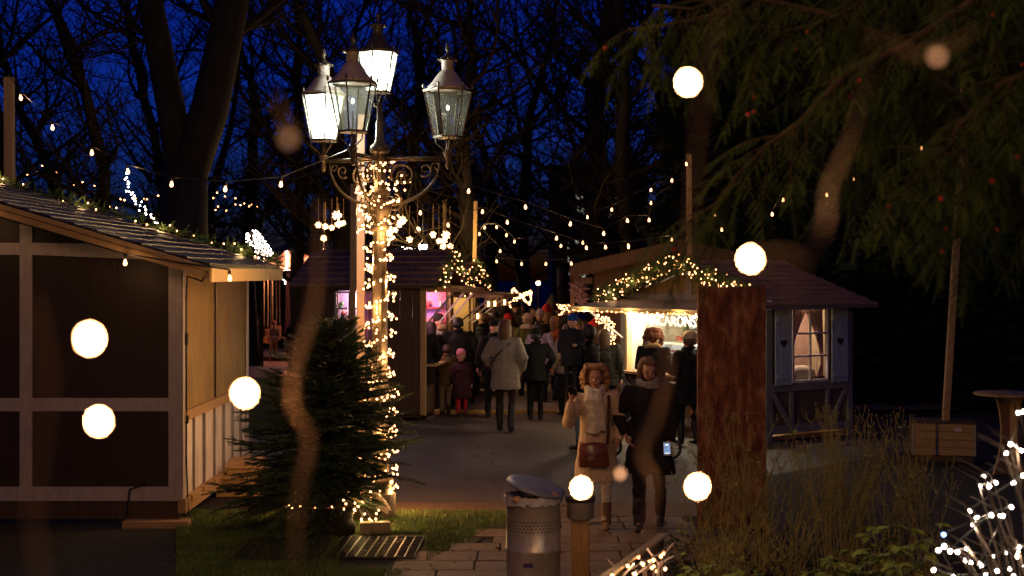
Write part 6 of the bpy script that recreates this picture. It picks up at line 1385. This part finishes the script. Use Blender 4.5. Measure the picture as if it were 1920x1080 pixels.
        if hat == 'pointy': b.loft([(0, -.02, 1.50, .11, .115), (0, -.015, 1.62, .102, .115), (0, -.02, 1.72, .075, .085), (0, -.04, 1.82, .03, .035), (0, -.05, 1.86, .008, .008)], 14)
        if hat == 'santa': b.loft([(0, -.01, 1.62, .092, .106), (0, -.02, 1.72, .075, .08), (.03, -.04, 1.80, .04, .04), (.06, -.05, 1.82, .01, .01)], 14)
        hk = 1.24 if hair else 1.04; b.v = [(v[0]*hk, (v[1]+.012)*hk-.012, v[2]+(.012 if hair else 0)) for v in b.v]
        Hd(b); melt(b, 'hat', fab(hatc), t, vox*.6, 1, .004)
        if hat == 'santa': b = MB(); b.loft([(0, -.01, 1.61, .10, .115), (0, -.01, 1.64, .106, .12), (0, -.01, 1.67, .098, .112)], 16); Hd(b).build('hat_brim', fab((.7, .65, .6)), t, True)
    return t, Mw, arm
def bag_on(name, label, cat, Mw, build):
    t = thing(name, label, cat, Mw.translation, 0); t.matrix_world = Mw; t.rotation_mode = 'XYZ'; build(t); return t
# --- foreground pair ---
T, Mw, arm = person('woman with curly blond hair in a cream coat and pale scarf, raising a phone', 1118, 14.0, 1.57, 178, (.58, .42, .29), .50, (.55, .47, .38), (.16, .09, .045), 'curly', (.34, .17, .055), arms=('phoneup', 'side_bag'), legs=(-.20, .17), head=(-4, 4), scarf=((.62, .53, .40), 1), vox=.010, flare=.025, bulk=.008, bootlen=.20, tight=.008, fold=.009)
wr = arm[0][2]
def ph(t):
    c = wr+Vector((-.01, .045, .105)); M = Matrix.Translation(c) @ Matrix.Rotation(R(28), 4, 'Y') @ Matrix.Rotation(R(-35), 4, 'X')
    MB().box(-.037, .037, -.005, .005, -.06, .085, M).build('phone_body', M_blackplastic, t, bevel=.004); MB().box(-.033, .033, -.0065, -.0052, -.052, .076, M).build('phone_screen', mat('dark_screen', (.03, .035, .045), rough=.15), t)
bag_on('phone', 'dark phone held up in the raised hand of the woman in the cream coat', 'phone', Mw, ph)
def hb(t):
    # hangs at her front, right hip side; x>0 is her right (image left)
    m = mat('brown_patent_leather', (.17, .055, .022), (.11, .035, .014), 9, rough=.22, bump=.3, bscale=14, spec=.6); b = MB(); zs = [.66, .68, .74, .84, .90, .925]; rx = [.13, .165, .175, .165, .155, .15]; ry = [.04, .06, .07, .055, .035, .02]
    b.loft([(.035, .225, z, a, c) for z, a, c in zip(zs, rx, ry)], 20); melt(b, 'leather_pouch', m, t, .010, 2, .008, 0, 4)
    MB().tube([(-.11, .215, .91), (-.13, .16, 1.15), (-.13, .08, 1.40), (-.06, -.06, 1.46)], [(.018, .005)]*4, 6).build('shoulder_strap', mat('dark_leather_strap', (.06, .02, .01), rough=.4), t, True)
    b = MB(); b.tube([(.035-.08, .27, .90), (.035-.085, .29, .84), (.035-.03, .30, .80), (.05, .30, .80), (.09, .29, .84), (.095, .27, .90)], .010, 6); b.build('handle', m, t, True)
    b = MB(); b.tube([(.16+.02*math.cos(a), .23, .915+.02*math.sin(a)) for a in [i*math.pi/5 for i in range(11)]], .005, 5); b.build('metal_ring', mat('brass', (.7, .5, .25), metal=.9, rough=.25), t, True)
bag_on('shoulder_bag', 'shiny brown leather shoulder bag in front of the woman in the cream coat', 'bag', Mw, hb)
T, Mw, arm = person('smiling woman with bobbed hair in a long dark coat, lit phone in her lowered hand', 1218, 13.95, 1.66, 172, (.022, .017, .016), .56, (.022, .018, .018), (.035, .025, .018), 'bob', (.17, .085, .035), arms=('pocket', 'phonelow'), legs=(.20, -.20), head=(14, 16), lean=.04, vox=.010, bulk=.022, scarf=((.32, .28, .25), 0), flare=.03, bootlen=.24, tight=.0, fold=.011)
w2 = arm[1][2]
def ph2(t):
    c = w2+Vector((.02, .075, -.075)); M = Matrix.Translation(c) @ Matrix.Rotation(R(3), 4, 'Y')
    MB().box(-.036, .036, -.005, .005, -.07, .07, M).build('phone_body', mat('white_phone', (.6, .58, .58), rough=.3), t, bevel=.005)
    MB().box(-.031, .031, .0052, .0065, -.052, .055, M).build('phone_screen', emit('phone_screen', (.22, .33, .55), .55), t)
    MB().box(-.012, .012, .0066, .0072, .030, .045, M).build('screen_icon', emit('screen_icon', (.8, .9, 1), .9), t); MB().box(-.026, .026, .0066, .0072, -.048, -.042, M).build('screen_icon', emit('screen_icon', (.8, .9, 1), .9), t)
bag_on('phone', 'white phone with glowing blue screen held low by the woman in the dark coat', 'phone', Mw, ph2)
# --- stroller behind them ---
def stroller():
    t = thing('stroller', 'folding baby stroller with small black wheels half hidden behind the woman in the dark coat', 'stroller', (1.66, 18.9, 0), R(-25)); al = mat('aluminium_tube', (.6, .6, .6), rough=.25, metal=.9)
    b = MB(); 
    for sg in (-1, 1): b.tube([(-.42, sg*.20, .16), (-.1, sg*.24, .50), (.35, sg*.24, .95), (.45, sg*.22, 1.04)], .014, 7); b.tube([(.38, sg*.26, .16), (.05, sg*.24, .62)], .013, 7)
    b.tube([(.45, -.22, 1.04), (.45, .22, 1.04)], .018, 7); b.tube([(-.42, -.2, .16), (-.42, .2, .16)], .012, 6); b.tube([(.38, -.26, .16), (.38, .26, .16)], .012, 6); b.build('frame', al, t, True)
    for x, y, r in ((-.42, -.20, .14), (-.42, .20, .14), (.38, -.28, .15), (.38, .28, .15)):
        w_ = MB(); w_.tube([(x+r*.86*math.cos(a), y, .16+r*.86*math.sin(a)) for a in [i*2*math.pi/20 for i in range(21)]], .022, 7); ww = w_.build('wheel', M_blackplastic, t, True); h = MB(); [h.bar((x, y, .16), (x+r*.8*math.cos(a), y, .16+r*.8*math.sin(a)), .014) for a in [i*2*math.pi/5 for i in range(5)]]; h.ball((x, y, .16), .025, 8, 5); h.build('hub', al, ww)
    b = MB(); b.loft([(0, 0, .42, .22, .19), (0, 0, .50, .26, .22), (.10, 0, .74, .22, .22), (.18, 0, .90, .12, .21)], 14); melt(b, 'seat_cloth', fab((.02, .02, .025)), t, .016, 2, .01)
    b = MB(); b.tube([(.36, .1, .86), (.40, .12, .70), (.42, .1, .60)], .03, 6); b.build('orange_strap', fab((.55, .16, .04)), t, True); b = MB(); b.tube([(.40, .05, 1.0), (.46, .08, .92), (.44, .12, .84)], .012, 6); b.build('lime_strap', fab((.35, .5, .05)), t, True)
stroller()
# --- middle distance ---
person('customer with curly reddish hair, black jacket and cream hood at the lit macaron counter', 1224, 21.1, 1.66, -32, (.018, .018, .02), .84, (.02, .02, .025), hair='curly', hairc=(.16, .05, .02), arms=('front', 'front'), head=(20, -4), hood=(.55, .40, .22), scarf=((.02, .022, .035), 0), bulk=.02)
person('customer in cream knitted hat and long black coat, closest to the rusted panel', 1290, 20.7, 1.62, 38, (.014, .013, .014), .62, (.012, .012, .012), hair='short', hairc=(.1, .06, .03), hat='beanie', hatc=(.55, .45, .28), arms=('front', 'front'), head=(0, -8), bulk=.03, tight=.02, bootlen=.28)
T, Mw, arm = person('dark haired man in a black quilted jacket carrying a child, in profile facing left', 1100, 20.0, 1.76, 58, (.014, .014, .017), .80, (.07, .10, .16), hair='short', hairc=(.02, .012, .008), arms=('chest', 'chest'), head=(18, 0), bulk=.035, puff=.010, group=None)
person('small child in a blue knitted hat carried on the arm of the dark haired man', 1071, 19.75, 1.0, 175, (.02, .02, .028), .60, (.02, .02, .03), hat='beanie', hatc=(.01, .07, .30), arms=('down', 'front'), legs=(.05, .12), head=(-8, 0), bulk=.05, puff=.008, child=True, z=.86, hair=None, fold=.004)
T, Mw, arm = person('brown haired person in a black quilted jacket beside the wicker-like lit bush', 1134, 22.4, 1.60, -8, (.03, .028, .025), .78, (.02, .018, .018), hair='bob', hairc=(.06, .03, .015), bulk=.04, puff=.010)
def bp(t): b = MB(); b.loft([(0, -.24, .92, .13, .06), (0, -.26, 1.0, .15, .09), (0, -.26, 1.25, .14, .085), (0, -.23, 1.36, .08, .04)], 14); melt(b, 'pack', fab((.02, .02, .018)), t, .016, 2, .006); MB().tube([(.09, -.05, 1.44), (.12, .1, 1.38), (.12, .12, 1.15), (.1, -.1, .98)], [(.02, .008)]*4, 6).build('strap', fab((.02, .02, .018)), t, True)
bag_on('backpack', 'dark backpack worn by the person beside the wicker-like lit bush', 'backpack', Mw, bp)
T, Mw, arm = person('woman from behind in a light grey coat with a black diagonal bag strap', 948, 22.4, 1.74, -10, (.30, .27, .23), .66, (.035, .022, .018), (.012, .01, .01), 'bob', (.13, .06, .025), arms=('pocket', 'pocket'), legs=(-.10, .06), bulk=.03, head=(-22, 0), scarf=((.012, .012, .012), 0), tight=.012, bootlen=.36, flare=.015, fold=.005)
def sl(t): MB().tube([(.13, .02, 1.46), (.08, -.13, 1.36), (-.10, -.168, 1.20), (-.22, -.10, 1.05), (-.24, .02, .98)], [(.014, .006)]*5, 6).build('strap', M_blackplastic, t, True); MB().box(-.30, -.24, -.05, .15, .82, 1.0).build('pouch', fab((.02, .015, .012)), t, bevel=.02)
bag_on('crossbody_bag', 'small dark bag on a diagonal strap over the light grey coat', 'bag', Mw, sl)
person('man from behind in black jacket and trousers, legs apart, beside the light grey coat', 1004, 24.2, 1.52, 5, (.010, .010, .011), .74, (.008, .008, .009), hat='beanie', hatc=(.012, .01, .01), arms=('wide', 'down'), legs=(.02, -.04), bulk=.035, hair='short', hairc=(.01, .01, .01))
person('broad person from behind in black trousers hidden behind the light grey coat', 925, 24.6, 1.66, 10, (.012, .012, .012), .82, (.01, .01, .01), hat='cap', hatc=(.01, .01, .01), bulk=.03)
person('broad figure in a very dark long coat and grey knit hat, leftmost of the crowd', 786, 24.3, 1.70, -4, (.010, .008, .008), .62, (.009, .008, .008), hat='beanie', hatc=(.09, .075, .07), arms=('wide', 'wide'), legs=(-.04, .04), bulk=.075)
person('dark haired person between the broad dark figure and the brown stall counter', 808, 25.4, 1.62, 40, (.016, .012, .012), .8, (.012, .012, .014), hair='bob', hairc=(.02, .012, .01), arms=('front', 'front'), bulk=.02)
person('customer in a pale grey jacket with fur hood leaning to the pink lit counter', 832, 26.0, 1.72, 55, (.36, .32, .31), .86, (.05, .045, .045), hat='beanie', hatc=(.02, .015, .015), arms=('front', 'front'), hood=(.28, .19, .09), bulk=.04, lean=.16)
person('large man from behind in a black jacket with a high collar and close cropped hair', 858, 25.7, 1.68, 6, (.011, .010, .011), .78, (.02, .018, .02), hair='short', hairc=(.01, .008, .006), bulk=.075, arms=('wide', 'wide'))
person('person in sand coloured trousers and jacket from behind beside the little girl', 836, 25.1, 1.22, 20, (.13, .09, .04), .72, (.24, .19, .13), hair='short', hairc=(.05, .03, .02), arms=('down', 'front'), bulk=.02)
person('little girl from behind in pink knitted hat, dark coat and red trousers', 866, 24.7, 1.10, 8, (.045, .014, .022), .52, (.42, .02, .03), (.02, .012, .012), hat='beanie', hatc=(.62, .22, .30), arms=('down', 'down'), legs=(.02, -.02), child=True, bulk=.05, flare=.03)
person('woman with tied curly hair in a black quilted jacket and blue jeans facing left', 906, 28.6, 1.68, 75, (.02, .02, .026), .88, (.025, .04, .10), (.01, .01, .01), 'bun', (.09, .04, .02), arms=('front', 'pocket'), puff=.012, bulk=.02, tight=.015, scarf=((.01, .01, .01), 0))
person('person in dark clothes with beige trousers behind the woman in jeans', 893, 30.2, 1.7, 20, (.03, .025, .02), .8, (.30, .22, .15), hat='cap', hatc=(.02, .02, .02))
person('child in a purple-black knitted hat right of the large man', 880, 26.6, 1.30, -20, (.02, .014, .02), .7, (.02, .02, .02), hat='beanie', hatc=(.03, .015, .035), child=True, bulk=.02)
person('woman in a rust orange coat and black scarf, glasses, facing right in the crowd', 1045, 27.4, 1.66, -70, (.42, .09, .02), .62, (.06, .09, .15), (.02, .015, .012), 'bob', (.14, .07, .03), arms=('front', 'down'), scarf=((.012, .012, .012), 0), bulk=.015, head=(-6, 0), bootlen=.24)
person('person in a pale lilac quilted jacket with dark hair in front of the orange coat', 1013, 27.0, 1.58, -10, (.36, .32, .38), .84, (.02, .02, .03), hair='bob', hairc=(.015, .01, .008), puff=.012, bulk=.03)
person('person in a light lilac ribbed beanie just behind the pale quilted jacket', 1012, 28.6, 1.74, 10, (.04, .03, .03), .8, hat='beanie', hatc=(.42, .34, .38), bulk=.02)
person('blond person in a red and white pointed festive hat in the crowd', 1028, 29.6, 1.74, -30, (.05, .015, .015), .8, hair='bob', hairc=(.35, .2, .07), hat='santa', hatc=(.35, .02, .02))
person('person in a khaki green jacket and cream fur hood from behind in the crowd', 987, 28.2, 1.66, 10, (.15, .16, .04), .66, (.04, .04, .04), hair='short', hairc=(.3, .2, .12), hood=(.62, .48, .34), hat='beanie', hatc=(.50, .36, .26), bulk=.02)
person('person in an olive knitted beanie with glasses right of the orange coat', 1080, 26.6, 1.62, 170, (.05, .04, .02), .8, hat='beanie', hatc=(.16, .15, .03), hair='short')
person('person in a grey jacket half hidden behind the dark haired man and child', 1062, 24.9, 1.60, 30, (.24, .22, .20), .8, hair='bob', hairc=(.08, .05, .03))
far = [(902, 33.5, 1.74, 120, (.05, .02, .03), 'kippah', (.65, .62, .60), 'person in a round white cap at the back left of the crowd'), (925, 35, 1.62, 190, (.30, .03, .04), None, None, 'person in a red jacket far back under the stall awning'),
       (945, 31.5, 1.76, 150, (.02, .015, .015), 'pointy', (.018, .015, .015), 'person in a tall dark pointed hood at the back of the crowd, left'), (953, 29.4, 1.62, 200, (.25, .17, .08), 'beanie', (.40, .02, .02), 'person in a bright red knitted hat behind the light grey coat'),
       (968, 33, 1.80, 160, (.03, .025, .02), 'cap', (.02, .02, .02), 'tall person in a flat dark cap below the bow-shaped light figure'), (977, 35, 1.70, 180, (.015, .012, .012), None, None, 'bare headed dark haired person under the bow-shaped light figure'),
       (918, 30.4, 1.60, 30, (.55, .45, .36), 'beanie', (.30, .28, .32), 'person with a pale hood and striped grey beanie left of the red hat'), (1031, 33, 1.84, 170, (.02, .02, .02), 'pointy', (.09, .06, .05), 'person wearing a tall pointed brown hood at the back of the crowd, right'),
       (1060, 31.5, 1.80, 150, (.02, .015, .015), None, None, 'dark haired person far back below the lights left of the awning'), (1072, 29.5, 1.76, 140, (.02, .016, .016), 'beanie', (.02, .02, .02), 'person in a black beanie beneath the awning tip'),
       (1000, 34, 1.66, 180, (.03, .02, .02), None, None, 'person far back in the middle of the crowd'), (938, 36, 1.66, 175, (.04, .015, .02), 'beanie', (.25, .02, .04), 'person in a crimson hat farthest back at the left'), (1092, 27.6, 1.58, 120, (.015, .012, .012), None, None, 'dark person in front of the chalet porch'), (1046, 35.5, 1.7, 180, (.02, .02, .025), 'cap', (.02, .02, .02), 'farthest person behind the orange coat')]
for i, (px, d, H, f, c, ht, hc, lb) in enumerate(far):
    person(lb, px, d, H, f, c, .76, (.015, .015, .018), hair='short' if i % 2 else 'bob', hairc=[(.03, .02, .012), (.12, .06, .03)][i % 2], hat=ht, hatc=hc or (.1, .1, .1), arms=(['down', 'front', 'pocket'][i % 3], 'pocket'), bulk=.02, vox=.024)
# carousel side
person('woman in a brown coat standing by the carousel railing and smiling', 483, 49.5, 1.62, 200, (.22, .12, .05), .62, (.02, .015, .015), hair='bob', hairc=(.03, .015, .01), vox=.024, z=-.72, arms=('front', 'front'))
person('person in dark clothes behind the woman in the brown coat by the carousel', 474, 50.5, 1.7, 170, (.03, .02, .03), .7, hair='short', vox=.024, z=-.72)
person('child in a red knitted hat and patterned jacket on a carousel seat', 514, 51.8, 1.12, 195, (.35, .25, .20), .7, (.45, .22, .06), (.5, .4, .35), hat='beanie', hatc=(.35, .08, .04), child=True, vox=.024, z=-.45)
person('man in a black jacket filming the carousel with raised hands', 553, 46, 1.74, 30, (.012, .012, .014), .82, (.15, .12, .11), hair='short', hairc=(.02, .012, .01), arms=('chest', 'chest'), vox=.022, z=-.7)
person('child in a pale cap seen beside the filming man', 545, 50.5, 1.25, 160, (.25, .12, .10), .7, (.1, .1, .12), hat='beanie', hatc=(.5, .35, .30), child=True, vox=.024, z=-.45)
